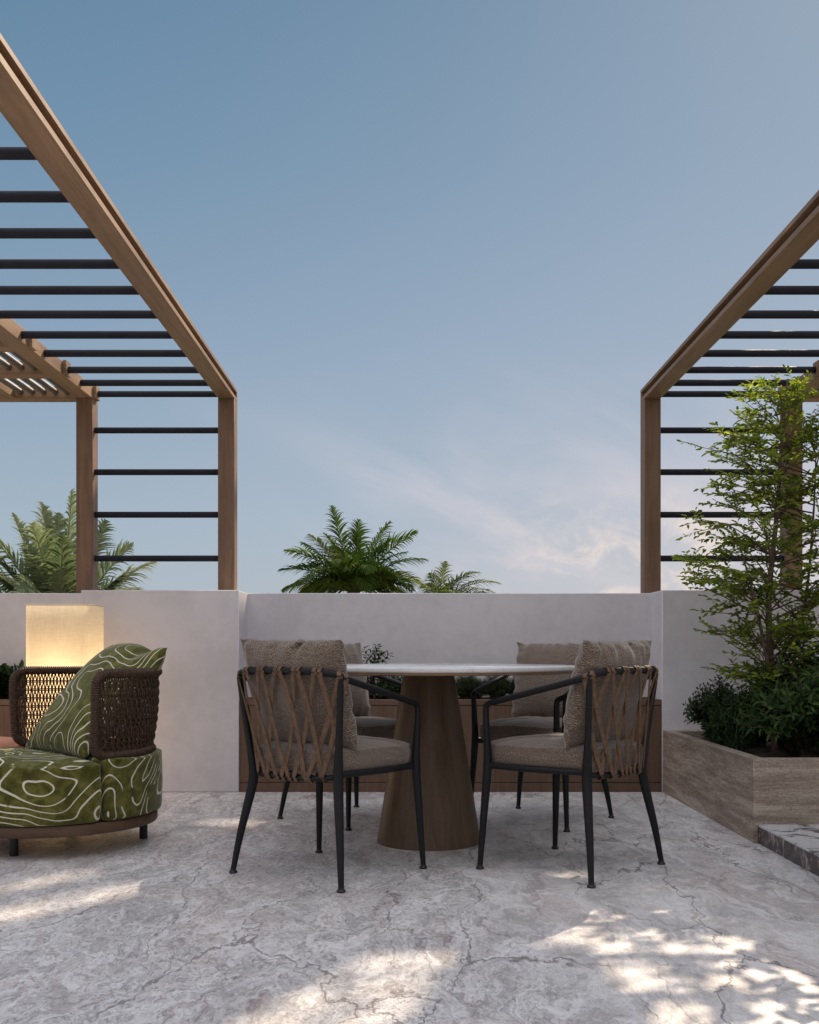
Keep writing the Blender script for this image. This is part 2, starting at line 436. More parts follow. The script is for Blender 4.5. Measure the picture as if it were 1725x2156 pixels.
def leather():
    M = Mat('strap_brown'); v = M.map(); n = M.noise(v, 60, 5, .6)
    M.set('Base Color', M.ramp(M.rng(n, .3, .7), [(0, c4(.072, .038, .019)), (1, c4(.140, .080, .043))]))
    M.set('Roughness', .62); M.bump(M.noise(v, 420, 3, .6), .3, .0008); return M.m
STRAP = leather()

def wicker_mat():
    M = Mat('wicker_cord'); v = M.map(); n = M.noise(v, 90, 4, .6)
    M.set('Base Color', M.ramp(M.rng(n, .3, .7), [(0, c4(.032, .017, .010)), (1, c4(.082, .046, .028))]))
    M.set('Roughness', .55); M.set('Specular IOR Level', .25); return M.m
WICKER = wicker_mat()

def green_print():
    M = Mat('green_contour_fabric')
    v = M.map((1, 1, 1), (R(20), R(15), R(35)))
    sc = 3.7
    w = M.noise(v, 3.2, 2, .5, 0, out='Color'); wv = M.vmath('SUBTRACT', w, (.5, .5, .5))
    s1 = M.N.new('ShaderNodeVectorMath'); s1.operation = 'SCALE'; M.L.new(wv, s1.inputs[0]); s1.inputs['Scale'].default_value = .16
    v = M.vmath('ADD', v, s1.outputs[0])
    e = .002
    def f(vec): return M.noise(vec, sc, 0.0, .45, .3)
    f0 = f(v); g = []
    for d in ((e, 0, 0), (0, e, 0), (0, 0, e)):
        g.append(M.math('DIVIDE', M.math('SUBTRACT', f(M.vmath('ADD', v, d)), f0), e))
    cx = M.N.new('ShaderNodeCombineXYZ'); [M.L.new(g[i], cx.inputs[i]) for i in range(3)]
    gl = M.math('MAXIMUM', M.vmath('LENGTH', cx.outputs[0]), .10)
    lv = M.math('MULTIPLY', f0, 11.5); fr = M.math('ABSOLUTE', M.math('SUBTRACT', lv, M.math('ROUND', lv)))
    d = M.math('DIVIDE', M.math('DIVIDE', fr, 11.5), gl)
    line = M.rng(d, .0026, .0017)
    brk = M.rng(M.noise(v, 9, 2, .5), .34, .37)
    line = M.math('MULTIPLY', line, brk)
    line = M.math('MULTIPLY', line, M.rng(M.vmath('LENGTH', cx.outputs[0]), .35, .8))
    mot = M.noise(M.map(), 22, 6, .62, .6); mot2 = M.noise(M.map(), 140, 3, .6)
    gcol = M.ramp(M.rng(mot, .32, .68), [(0, c4(.052, .051, .010)), (.5, c4(.094, .091, .019)), (1, c4(.150, .142, .036))])
    gcol = M.mix(M.math('MULTIPLY', mot2, .25), gcol, c4(.05, .06, .012))
    M.set('Base Color', M.mix(line, gcol, c4(.60, .57, .46)))
    M.set('Roughness', .85); M.set('Specular IOR Level', .15); M.set('Sheen Weight', .22); M.set('Sheen Roughness', .4)
    M.set('Sheen Tint', c4(.95, 1, .8))
    M.bump(mot2, .15, .001); return M.m
GREEN = green_print()

def plain(name, c1, c2, scale=20, rough=.8, bump=.3, dist=.003):
    M = Mat(name); v = M.map(); n = M.noise(v, scale, 6, .62)
    M.set('Base Color', M.ramp(M.rng(n, .3, .7), [(0, c1), (1, c2)])); M.set('Roughness', rough)
    M.bump(M.noise(v, scale*5, 5, .65), bump, dist); return M.m
SOIL = plain('soil', c4(.018, .012, .009), c4(.05, .035, .025), 40, .95, .8, .01)
TERRA = plain('terracotta_fabric', c4(.42, .19, .12), c4(.52, .25, .165), 30, .9, .3, .001)
BARK = plain('bark', c4(.07, .045, .03), c4(.16, .115, .085), 60, .85, .6, .003)
PALMBARK = plain('palm_bark', c4(.10, .08, .06), c4(.2, .17, .13), 30, .9, .6, .01)
EARTH = plain('earth', c4(.06, .07, .035), c4(.12, .11, .07), 4, .95, .3, .02)

def leaf_mat(name, dark, mid, light, trans=.4, rough=.55, tint=(1.25, 1.35, .45), spec=.2):
    M = Mat(name)
    at = M.N.new('ShaderNodeAttribute'); at.attribute_name = 'tone'
    c = M.ramp(at.outputs['Fac'], [(0, dark), (.5, mid), (1, light)])
    M.set('Base Color', c); M.set('Roughness', rough); M.set('Specular IOR Level', spec)
    tr = M.N.new('ShaderNodeBsdfTranslucent')
    tc = M.mix(1.0, c, tint+(1,), 'MULTIPLY'); M.L.new(tc, tr.inputs[0])
    mx = M.N.new('ShaderNodeMixShader'); mx.inputs[0].default_value = trans
    M.L.new(M.b.outputs[0], mx.inputs[1]); M.L.new(tr.outputs[0], mx.inputs[2]); M.L.new(mx.outputs[0], M.out.inputs[0])
    return M.m
LEAF_TREE = leaf_mat('tree_leaf', c4(.075, .115, .025), c4(.19, .235, .055), c4(.42, .45, .13), .6)
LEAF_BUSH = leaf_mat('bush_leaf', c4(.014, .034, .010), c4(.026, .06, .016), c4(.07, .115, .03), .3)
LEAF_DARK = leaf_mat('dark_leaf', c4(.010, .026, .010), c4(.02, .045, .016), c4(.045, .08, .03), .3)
LEAF_PALM = leaf_mat('palm_leaf', c4(.026, .052, .010), c4(.055, .095, .018), c4(.16, .18, .045), .35, .7, spec=.05)
LEAF_PALE = leaf_mat('pale_palm_leaf', c4(.085, .115, .065), c4(.16, .20, .115), c4(.32, .34, .21), .4, .7, tint=(1.05, 1.1, .75), spec=.05)
LEAF_FAR = leaf_mat('blocker_tree_leaf', c4(.03, .06, .015), c4(.05, .09, .02), c4(.09, .14, .03), .1)

# ---------------------------------------------------------------- foliage builders
class Leaves:
    def __init__(s): s.P = []; s.D = []; s.Nn = []; s.L = []; s.W = []; s.T = []
    def add(s, p, d, n, l, w, t): s.P.append(p); s.D.append(d); s.Nn.append(n); s.L.append(l); s.W.append(w); s.T.append(t)
    def build(s, name, mat, parent, fold=.25, wide=.45):
        P = np.array(s.P, float); D = np.array(s.D, float); Nn = np.array(s.Nn, float)
        L = np.array(s.L)[:, None]; W = np.array(s.W)[:, None]
        D /= np.linalg.norm(D, axis=1)[:, None]+1e-9
        S = np.cross(D, Nn); S /= np.linalg.norm(S, axis=1)[:, None]+1e-9; U = np.cross(S, D)
        m = len(P); V = np.empty((m, 6, 3))
        V[:, 0] = P
        V[:, 1] = P+D*L*wide*.75-S*W*.5+U*W*fold
        V[:, 2] = P+D*L*.78-S*W*.3+U*W*fold*.5
        V[:, 3] = P+D*L-U*L*.08
        V[:, 4] = P+D*L*.78+S*W*.3+U*W*fold*.5
        V[:, 5] = P+D*L*wide*.75+S*W*.5+U*W*fold
        base = (np.arange(m)*6)[:, None]
        me = bpy.data.meshes.new(name)
        F = np.concatenate([base+np.array([[0, 1, 2, 3]]), base+np.array([[0, 3, 4, 5]])], 1).reshape(-1, 4)
        me.from_pydata(V.reshape(-1, 3).tolist(), [], F.tolist())
        at = me.attributes.new('tone', 'FLOAT', 'POINT')
        at.data.foreach_set('value', np.repeat(np.array(s.T, np.float32), 6))
        me.materials.append(mat)
        me.polygons.foreach_set('use_smooth', [True]*len(me.polygons))
        o = bpy.data.objects.new(name, me); col.objects.link(o); o.parent = parent
        return o

def unit(v): v = np.array(v, float); return v/(np.linalg.norm(v)+1e-9)
def rdir(flat=1.0):
    v = rng.normal(size=3); v[2] *= flat; return unit(v)

def palm_crown(fronds, leaflet_w=.02, npl=34, gold=.1):
    """fronds: (azimuth, elevation, length, droop, leaflet length) about the origin -> MB with tone"""
    mb = MB(); tones = []
    for (az, el, L, droop, ll) in fronds:
        d = np.array([math.cos(az)*math.cos(el), math.sin(az)*math.cos(el), math.sin(el)])
        hz = np.array([math.cos(az), math.sin(az), 0.])
        n = 16; pts = []; p = np.zeros(3); dd = d.copy()
        for i in range(n+1):
            pts.append(p.copy()); p = p+dd*L/n
            dd = unit(dd+np.array([0, 0, -droop/n*(1+i/n*1.4)]))
        pts = np.array(pts); k0 = len(mb.v)
        mb.tube(pts, np.linspace(.011, .003, n+1)*max(.6, L), 5)
        tones += [.75]*(len(mb.v)-k0)
        ft = rng.uniform(.1, .7) if rng.random() > gold else .95
        twist = rng.uniform(-.7, .7); jit = rng.uniform(-.2, .25)
        for i in range(npl):
            t = .16+.84*(i+.5)/npl
            q = t*n; a = int(min(q, n-1)); c = pts[a]+(pts[a+1]-pts[a])*(q-a); T = unit(pts[a+1]-pts[a])
            S0 = unit(np.cross(T, [0, 0, 1.]) if abs(T[2]) < .98 else np.cross(T, hz+np.array([.3, .2, 0])))
            U0 = np.cross(S0, T)
            S1 = S0*math.cos(twist)+U0*math.sin(twist)
            for sgn in (-1, 1):
                prof = math.sin(math.pi*min(1, (t*.86+.14)))**.55*(1-.25*t)
                l = ll*prof*rng.uniform(.72, 1.12)
                fwd = .50+1.0*t
                dl = unit(S1*sgn+T*fwd+np.cross(S1, T)*(.35+jit)+rng.normal(size=3)*.13)
                nrm = unit(np.cross(dl, T)*sgn)
                w = leaflet_w*rng.uniform(.8, 1.15); side = unit(np.cross(dl, nrm))
                k = len(mb.v); m = 4; pp = c.copy(); dv = dl.copy(); vv = []
                for j in range(m+1):
                    ww = w*(.5, 1.0, .85, .5, .04)[j]*.5
                    vv += [pp-side*ww, pp+side*ww]
                    pp = pp+dv*l/m; dv = unit(dv+np.array([0, 0, -.36])+T*.05)
                mb.add([tuple(x) for x in vv], [(2*j, 2*j+1, 2*j+3, 2*j+2) for j in range(m)])
                tones += [min(1, max(0, ft+rng.normal()*.12))]*len(vv)
    return mb, tones

def palm(name, label, loc, ground, fronds, mat, scale_w=.02, trunk_r=.09, npl=34, size=1.0, group=None):
    t = thing(name, label, 'palm tree', (loc[0], loc[1], ground), 0, group)
    h = loc[2]-ground
    extra = [(a+rng.uniform(-.3, .3), e+rng.uniform(-.16, .12), L*rng.uniform(.72, .97), d*rng.uniform(.8, 1.4), l*rng.uniform(.8, 1.05)) for (a, e, L, d, l) in fronds[1:] if rng.random() < .75]
    mb, tones = palm_crown([(a, e, L*size, d, l*size) for (a, e, L, d, l) in fronds+extra], scale_w, npl)
    mb.v = [(x, y, z+h) for x, y, z in mb.v]
    me = bpy.data.meshes.new('crown'); me.from_pydata(mb.v, [], mb.f)
    at = me.attributes.new('tone', 'FLOAT', 'POINT'); at.data.foreach_set('value', np.array(tones, np.float32))
    me.materials.append(mat); o = bpy.data.objects.new('crown', me); col.objects.link(o); o.parent = t
    tr = MB(); zs = np.linspace(0, h+.02, 60)
    rr = [trunk_r*(1.15-.3*z/h)*(1+.05*math.sin(i*1.7)) for i, z in enumerate(zs)]
    tr.tube([(.05*math.sin(z*.7), .03*math.sin(z*.9), z) for z in zs], rr, 10); tr.build('trunk', PALMBARK, t, True)
    return t

# ================================================================ SETTING
GZ = -3.2
g = MB().box(-400, 400, -200, 900, GZ-.5, GZ).build('ground', EARTH); tag(g, kind='structure')
YF, YB = 6.033, 6.355
WT = 1.167
fl = MB().box(-5.2, 5.2, -3.0, 6.75, GZ, 0).build('terrace_floor', FLOOR); tag(fl, kind='structure')

wall_pts = [(-5.2, YB), (-1.898, YB), (-1.898, YF), (-.985, YF), (-.985, YB), (1.459, YB), (1.459, YF), (5.2, YF), (5.2, 6.75), (-5.2, 6.75)]
w = MB().prism(wall_pts, 0.0, WT).build('parapet_wall', STUCCO, bevel=.004, seg=1)
tag(w, 'long plastered off-white parapet wall with recesses, edging the terrace', 'wall')

# step platform on the right
sp = thing('marble_step', 'low marble platform with a dark brown veined edge beside the stone planter', 'step', (2.5, 2.0, 0))
def rel(o, loc): o.location = tuple(-c for c in loc)
s_side = MB().box(1.480, 3.6, -1.6, 4.438, .001, .072).build('riser', STEP_SIDE, sp); rel(s_side, (2.5, 2.0, 0))
s_top = MB().box(1.478, 3.6, -1.6, 4.438, .0722, .080).build('tread', STEP_TOP, sp); rel(s_top, (2.5, 2.0, 0))

# travertine planter
def travertine_planter():
    L = (2.4, 5.2, 0)
    t = thing('stone_planter', 'beige layered travertine planter box with chamfer-free corner, right of the chairs', 'planter', L)
    t['label'] = 'large beige banded stone planter box holding the tree and bushes on the right'
    x0, x1, y0, y1, h, th = 1.463, 3.6, 4.443, YF-.003, .358, .055
    m = MB()
    o = [(x0, y0), (x1, y0), (x1, y1), (x0, y1)]; i = [(x0+th, y0+th), (x1-th, y0+th), (x1-th, y1-th), (x0+th, y1-th)]
    v = [(x, y, 0.0005) for x, y in o]+[(x, y, h) for x, y in o]+[(x, y, h) for x, y in i]+[(x, y, .2) for x, y in i]
    f = [(3, 2, 1, 0)]
    for k in range(4):
        j = (k+1) % 4
        f += [(k, j, 4+j, 4+k), (4+k, 4+j, 8+j, 8+k), (8+k, 8+j, 12+j, 12+k)]
    f.append((12, 13, 14, 15))
    m.add(v, f); b = m.build('box', TRAV, t, bevel=.0025, seg=1); rel(b, L)
    # soil: lumpy sheet
    n = 40; vv = []; ff = []
    for a in range(n+1):
        for c in range(n+1):
            x = x0+th+.001+(x1-x0-2*th-.002)*a/n; y = y0+th+.001+(y1-y0-2*th-.002)*c/n
            vv.append((x, y, .318+.012*math.sin(x*31)*math.sin(y*27)+rng.uniform(-.004, .004)))
    for a in range(n):
        for c in range(n): k = a*(n+1)+c; ff.append((k, k+n+1, k+n+2, k+1))
    s = MB().add(vv, ff).build('soil', SOIL, t, True); rel(s, L)
travertine_planter()

# wooden planters set in the recesses
def wood_planter(x0, x1, label):
    L = ((x0+x1)/2, 6.2, 0)
    t = thing('wooden_planter', label, 'planter', L)
    y0, y1, h = YF+.004, YB-.002, .535
    a = MB().box(x0+.003, x1-.003, y0, y1, .0, .052).build('plinth', W_BENCH, t, bevel=.002, seg=1); rel(a, L)
    b = MB().box(x0+.003, x1-.003, y0+.002, y0+.022, .055, .499).build('front_panel', W_BENCH, t, bevel=.002, seg=1); rel(b, L)
    m = MB(); m.box(x0+.003, x1-.003, y0, y0+.03, .502, h)
    m.box(x0+.003, x1-.003, y1-.03, y1, .052, h); m.box(x0+.003, x0+.03, y0+.031, y1-.031, .052, h-.001); m.box(x1-.03, x1-.003, y0+.031, y1-.031, .052, h-.001)
    c = m.build('rim', W_RIMX, t, bevel=.002, seg=1); rel(c, L)
    s = MB().box(x0+.031, x1-.031, y0+.032, y1-.032, .40, .505).build('soil', SOIL, t); rel(s, L)
    return t
W_RIMX = wood('planter_rim_wood', c4(.10, .060, .040), c4(.19, .120, .082), 'x', .5)
wood_planter(-.985, 1.459, 'brown wooden planter box filling the wall recess behind the dining table')
wood_planter(-5.1, -1.90, 'brown wooden planter box behind the lamp and armchair, glowing orange in lamplight')

# ================================================================ PERGOLAS
ROD_Y = [3.323-.3195*k for k in range(13, 0, -1)]+[3.323, 3.640, 3.959, 4.275, 4.586, 4.917, 5.235, 5.562, 5.89, 6.175]
def pergola(label, mirror):
    fx = (lambda x: .366-x) if mirror else (lambda x: x)
    L = (fx(-1.55), 6.45, WT)
    t = thing('pergola', label, 'pergola', L, 0, 'timber pergolas on the parapet')
    def bx(name, x0, x1, y0, y1, z0, z1, mat, bev=.002, par=t, off=True):
        a, b = sorted((fx(x0), fx(x1)))
        o = MB().box(a, b, y0, y1, z0, z1).build(name, mat, par, bevel=bev, seg=1)
        if par is t: rel(o, L)
        return o
    zb, zt = 2.363, 2.440
    Y0, YP0, YP1 = -1.6, 6.40, 6.51
    bx('post', -1.174, -1.073, YP0, YP1, WT+.001, zb-.0005, W_LIGHT_Z)
    bx('post', -2.043, -1.942, YP0, YP1, WT+.001, zb-.0005, W_LIGHT_Z)
    bx('post', -1.174, -1.073, Y0, Y0+.11, .001, zb-.0005, W_LIGHT_Z)
    bx('post', -2.043, -1.942, Y0, Y0+.11, .001, zb-.0005, W_LIGHT_Z)
    # inner beam: channel open towards the gap between the pergolas
    m = MB(); a = lambda x: fx(x)
    xi, xo = -1.174, -1.073
    prof = [(xi, zb), (xo, zb), (xo, zb+.024), (xo-.035, zb+.024), (xo-.035, zt-.020), (xo, zt-.020), (xo, zt), (xi, zt)]
    n = len(prof); ye = YP1-.02
    v = [(a(x), Y0, z) for x, z in prof]+[(a(x), ye, z) for x, z in prof]
    f = [(i, (i+1) % n, n+(i+1) % n, n+i) for i in range(n)]+[tuple(range(n)), tuple(range(2*n-1, n-1, -1))]
    m.add(v, f); m.box(min(a(xi), a(xo)), max(a(xi), a(xo)), ye+.0005, YP1, zb, zt)
    o = m.build('beam', W_LIGHT_Y, t, bevel=.0015, seg=1); rel(o, L)
    # outer beam, then cross beams whose ends stand proud of it
    bx('beam', -2.043, -1.942, Y0, YP1-.001, zb, zt, W_LIGHT_Y)
    cys = [6.402, 5.84, 5.31, 4.76, 4.21, 3.66, 3.11, 2.56]
    for cy in cys:
        bx('cross_beam', -4.2, -2.0435, cy, cy+.105, zb+.0015, zt-.0015, W_LIGHT_X)
        bx('beam_end', -1.9418, -1.922, cy+.01, cy+.085, zb+.002, zt+.006, W_LIGHT_X, .001)
    for q, cy in enumerate(cys[:-1]):
        y1 = cy; y0 = cys[q+1]+.105
        bx('side_beam', -2.52, -2.42, y0+.001, y1-.001, zb+.003, zt-.003, W_LIGHT_Y)
        for x in (-2.095, -2.169, -2.240, -2.311, -2.382):
            r = MB().tube([(fx(x), y0+.0, 2.402), (fx(x), y1-.0, 2.402)], .0175, 14).build('slat_rod', SLAT, t, True); rel(r, L)
        for x in (-2.60, -2.672, -2.744, -2.816, -2.888):
            r = MB().tube([(fx(x), y0+.0, 2.402), (fx(x), y1-.0, 2.402)], .0175, 14).build('slat_rod', SLAT, t, True); rel(r, L)
    for y in ROD_Y:
        r = MB().tube([(fx(-1.944), y, 2.400), (fx(-1.172), y, 2.400)], .019, 16).build('roof_rod', ROD, t, True); rel(r, L)
    r = MB().tube([(fx(-1.944), 6.449, 2.401), (fx(-1.172), 6.449, 2.401)], .019, 16).build('roof_rod', ROD, t, True); rel(r, L)
    for z in (2.177, 1.919, 1.656, 1.386):
        r = MB().tube([(fx(-1.944), 6.45, z), (fx(-1.172), 6.45, z)], .019, 16).build('ladder_rod', ROD, t, True); rel(r, L)
    return t
pergola('brown timber pergola on the left with dark rods, its slatted side bay showing', False)
pergola('brown timber pergola on the right with dark rods, partly behind the leafy tree', True)

# ================================================================ TABLE
TC = (.083, 4.485, 0)
tb = thing('dining_table', 'round white marble dining table on a tapered brown wooden pedestal', 'table', TC)
TH, TR = .755, .625
MB().lathe([(TR-.03, TH-.0195), (TR-.004, TH-.0195), (TR-.001, TH-.017), (TR, TH-.012), (TR, TH-.004), (TR-.0015, TH-.001), (TR-.004, TH)], 160).build('tabletop', TOPM, tb, True, angle=50)
MB().lathe([(TR-.045, TH-.031), (TR-.008, TH-.031), (TR-.004, TH-.028), (TR-.004, TH-.020)], 160).build('rim_board', W_RIM, tb, True, angle=50)
MB().lathe([(.222, .0), (.222, .004), (.1085, TH-.0315)], 96).build('pedestal', W_TABLE, tb, True, angle=50)

# ================================================================ DINING CHAIRS
def spline(P, n):
    P = [np.array(p, float) for p in P]; out = []
    Q = [2*P[0]-P[1]]+P+[2*P[-1]-P[-2]]
    for i in range(1, len(Q)-2):
        for k in range(n):
            t = k/n; a, b, c, d = Q[i-1:i+3]
            out.append(.5*((2*b)+(-a+c)*t+(2*a-5*b+4*c-d)*t*t+(-a+3*b-3*c+d)*t**3))
    out.append(P[-1]); return np.array(out)

def pillow(corners, T, n=36, pinch=.07, wr=.006, seed=1, sag=0.0, ear=.0, uvs=None):
    """square pillow through 4 corners (A bottom-left, B bottom-right, C top-right, D top-left); normal side = AB x AD"""
    r_ = np.random.default_rng(seed); A, B, C, D = [np.array(c, float) for c in corners]
    N = unit(np.cross(B-A, D-A)); w = np.linalg.norm(B-A); h = np.linalg.norm(D-A)
    ph = r_.uniform(0, 6.28, 8); V = []; UV = []
    for side in (1, -1):
        for j in range(n+1):
            for i in range(n+1):
                # denser towards the borders
                u = math.sin((i/n-.5)*math.pi)*.5*.35+(i/n-.5)*.65; v = math.sin((j/n-.5)*math.pi)*.5*.35+(j/n-.5)*.65
                U, Wv = 2*u, 2*v
                pu = 1-pinch*(1-Wv*Wv)*abs(U)**3; pv = 1-pinch*(1-U*U)*abs(Wv)**3
                uu, vv = u*pu, v*pv
                p = A*(.5-uu)*(.5-vv)+B*(.5+uu)*(.5-vv)+C*(.5+uu)*(.5+vv)+D*(.5-uu)*(.5+vv)
                e = max(0, (1-abs(U)**2.6))**.55*max(0, (1-abs(Wv)**2.6))**.55
                edge = (abs(U)**4+abs(Wv)**4)
                wrk = 0
                for k in range(4):
                    env = .25+.75*max(0, math.sin(U*(2.3+k)+ph[(k+3) % 8]))
                    wrk += env*math.sin(U*(9+6*k)+ph[k]+1.6*math.sin(Wv*3+ph[k+4])+Wv*2.5*(k-1.5))*(abs(Wv)**(4 if Wv > 0 else 6))*(1 if Wv > 0 else .6)
                    env2 = .2+.8*max(0, math.sin(Wv*(2.6+k)+ph[(k+2) % 8]))
                    wrk += env2*math.sin(Wv*(8+5*k)+ph[k+4]+1.6*math.sin(U*2+ph[k]))*(abs(U)**6)*.6
                tt = T*e*(1+.06*math.sin(U*2.1+ph[1])*math.cos(Wv*1.7+ph[2]))
                p = p+N*side*(tt+wr*wrk*.5*min(1, e*3.0)) + N*wr*.5*wrk*(1-min(1, e*3.0))
                V.append(tuple(p)); UV.append((u*w, v*h+side*1.0))
    F = []; m = (n+1)*(n+1)
    idx = lambda s, i, j: s*m+j*(n+1)+i
    for s in (0, 1):
        for j in range(n):
            for i in range(n):
                q = (idx(s, i, j), idx(s, i+1, j), idx(s, i+1, j+1), idx(s, i, j+1)); F.append(q if s == 0 else q[::-1])
    return V, F, UV

def build_uv(name, V, F, UV, mat, parent, merge=1e-5, sub=0):
    me = bpy.data.meshes.new(name); me.from_pydata(V, [], F)
    ul = me.uv_layers.new(name='UVMap'); li = np.empty(len(me.loops), int); me.loops.foreach_get('vertex_index', li)
    ul.data.foreach_set('uv', np.array(UV, np.float32)[li].ravel())
    bm = bmesh.new(); bm.from_mesh(me); bmesh.ops.remove_doubles(bm, verts=bm.verts, dist=merge)
    bmesh.ops.recalc_face_normals(bm, faces=bm.faces); bm.to_mesh(me); bm.free()
    me.materials.append(mat); me.polygons.foreach_set('use_smooth', [True]*len(me.polygons))
    o = bpy.data.objects.new(name, me); col.objects.link(o); o.parent = parent
    return o

def seat_cushion(outline, z0, z1, dome=.015, rr=.016, seed=3):
    """outline: closed list of (x,y); soft box cushion with piping-like seams"""
    r_ = np.random.default_rng(seed)
    O = np.array(outline, float); n = len(O); c = O.mean(0)
    per = np.concatenate([[0], np.cumsum(np.linalg.norm(np.roll(O, -1, 0)-O, axis=1))])[:n]
    prof = [(.0, z0), (.45, z0), (.85, z0), (1-.055, z0+.001), (1-.02, z0+.004), (1-.002, z0+.012), (1.008, z0+.3*(z1-z0)), (1.014, (z0+z1)/2),
            (1.008, z0+.72*(z1-z0)), (1.0, z1-.012), (1.006, z1-.007), (1.004, z1-.001), (.985, z1+.000), (.95, z1+dome*.14), (.88, z1+dome*.36), (.75, z1+dome*.66), (.5, z1+dome*.92), (.25, z1+dome), (0, z1+dome)]
    V = []; UV = []; F = []
    ph = r_.uniform(0, 6.28, 6)
    for j, (s, z) in enumerate(prof):
        for i in range(n):
            p = c+(O[i]-c)*s; a = math.atan2(O[i][1]-c[1], O[i][0]-c[0])
            dz = .0022*math.sin(a*5+ph[0])+.0018*math.sin(a*9+ph[1])+.001*math.sin(a*17+ph[2])
            rad = 1+(.004*math.sin(a*11+ph[3])+.003*math.sin(a*23+ph[4]))*(1 if 5 < j < 10 else .3)
            p = c+(p-c)*rad
            V.append((p[0], p[1], z+(dz if j > 4 and s > .05 else 0)))
            UV.append((p[0], p[1]) if (j < 4 or j > 11) else (per[i], z+2))
    for j in range(len(prof)-1):
        for i in range(n): F.append((j*n+i, j*n+(i+1) % n, (j+1)*n+(i+1) % n, (j+1)*n+i))
    return V, F, UV

def rail_plan(u, hw, yb, bow, rc, yf, zc, zp):
    """u in [-1,1] along the back from left post to right post"""
    a = u*math.pi/2
    x = hw*math.copysign(abs(math.sin(a))**.62, math.sin(a)) if abs(u) > 0 else 0
    y = yb+(yf-yb)*(1-abs(math.cos(a))**.55)
    y -= bow*(math.cos(a)**2)
    return np.array([x, y, zc+(zp-zc)*abs(u)**2.2])

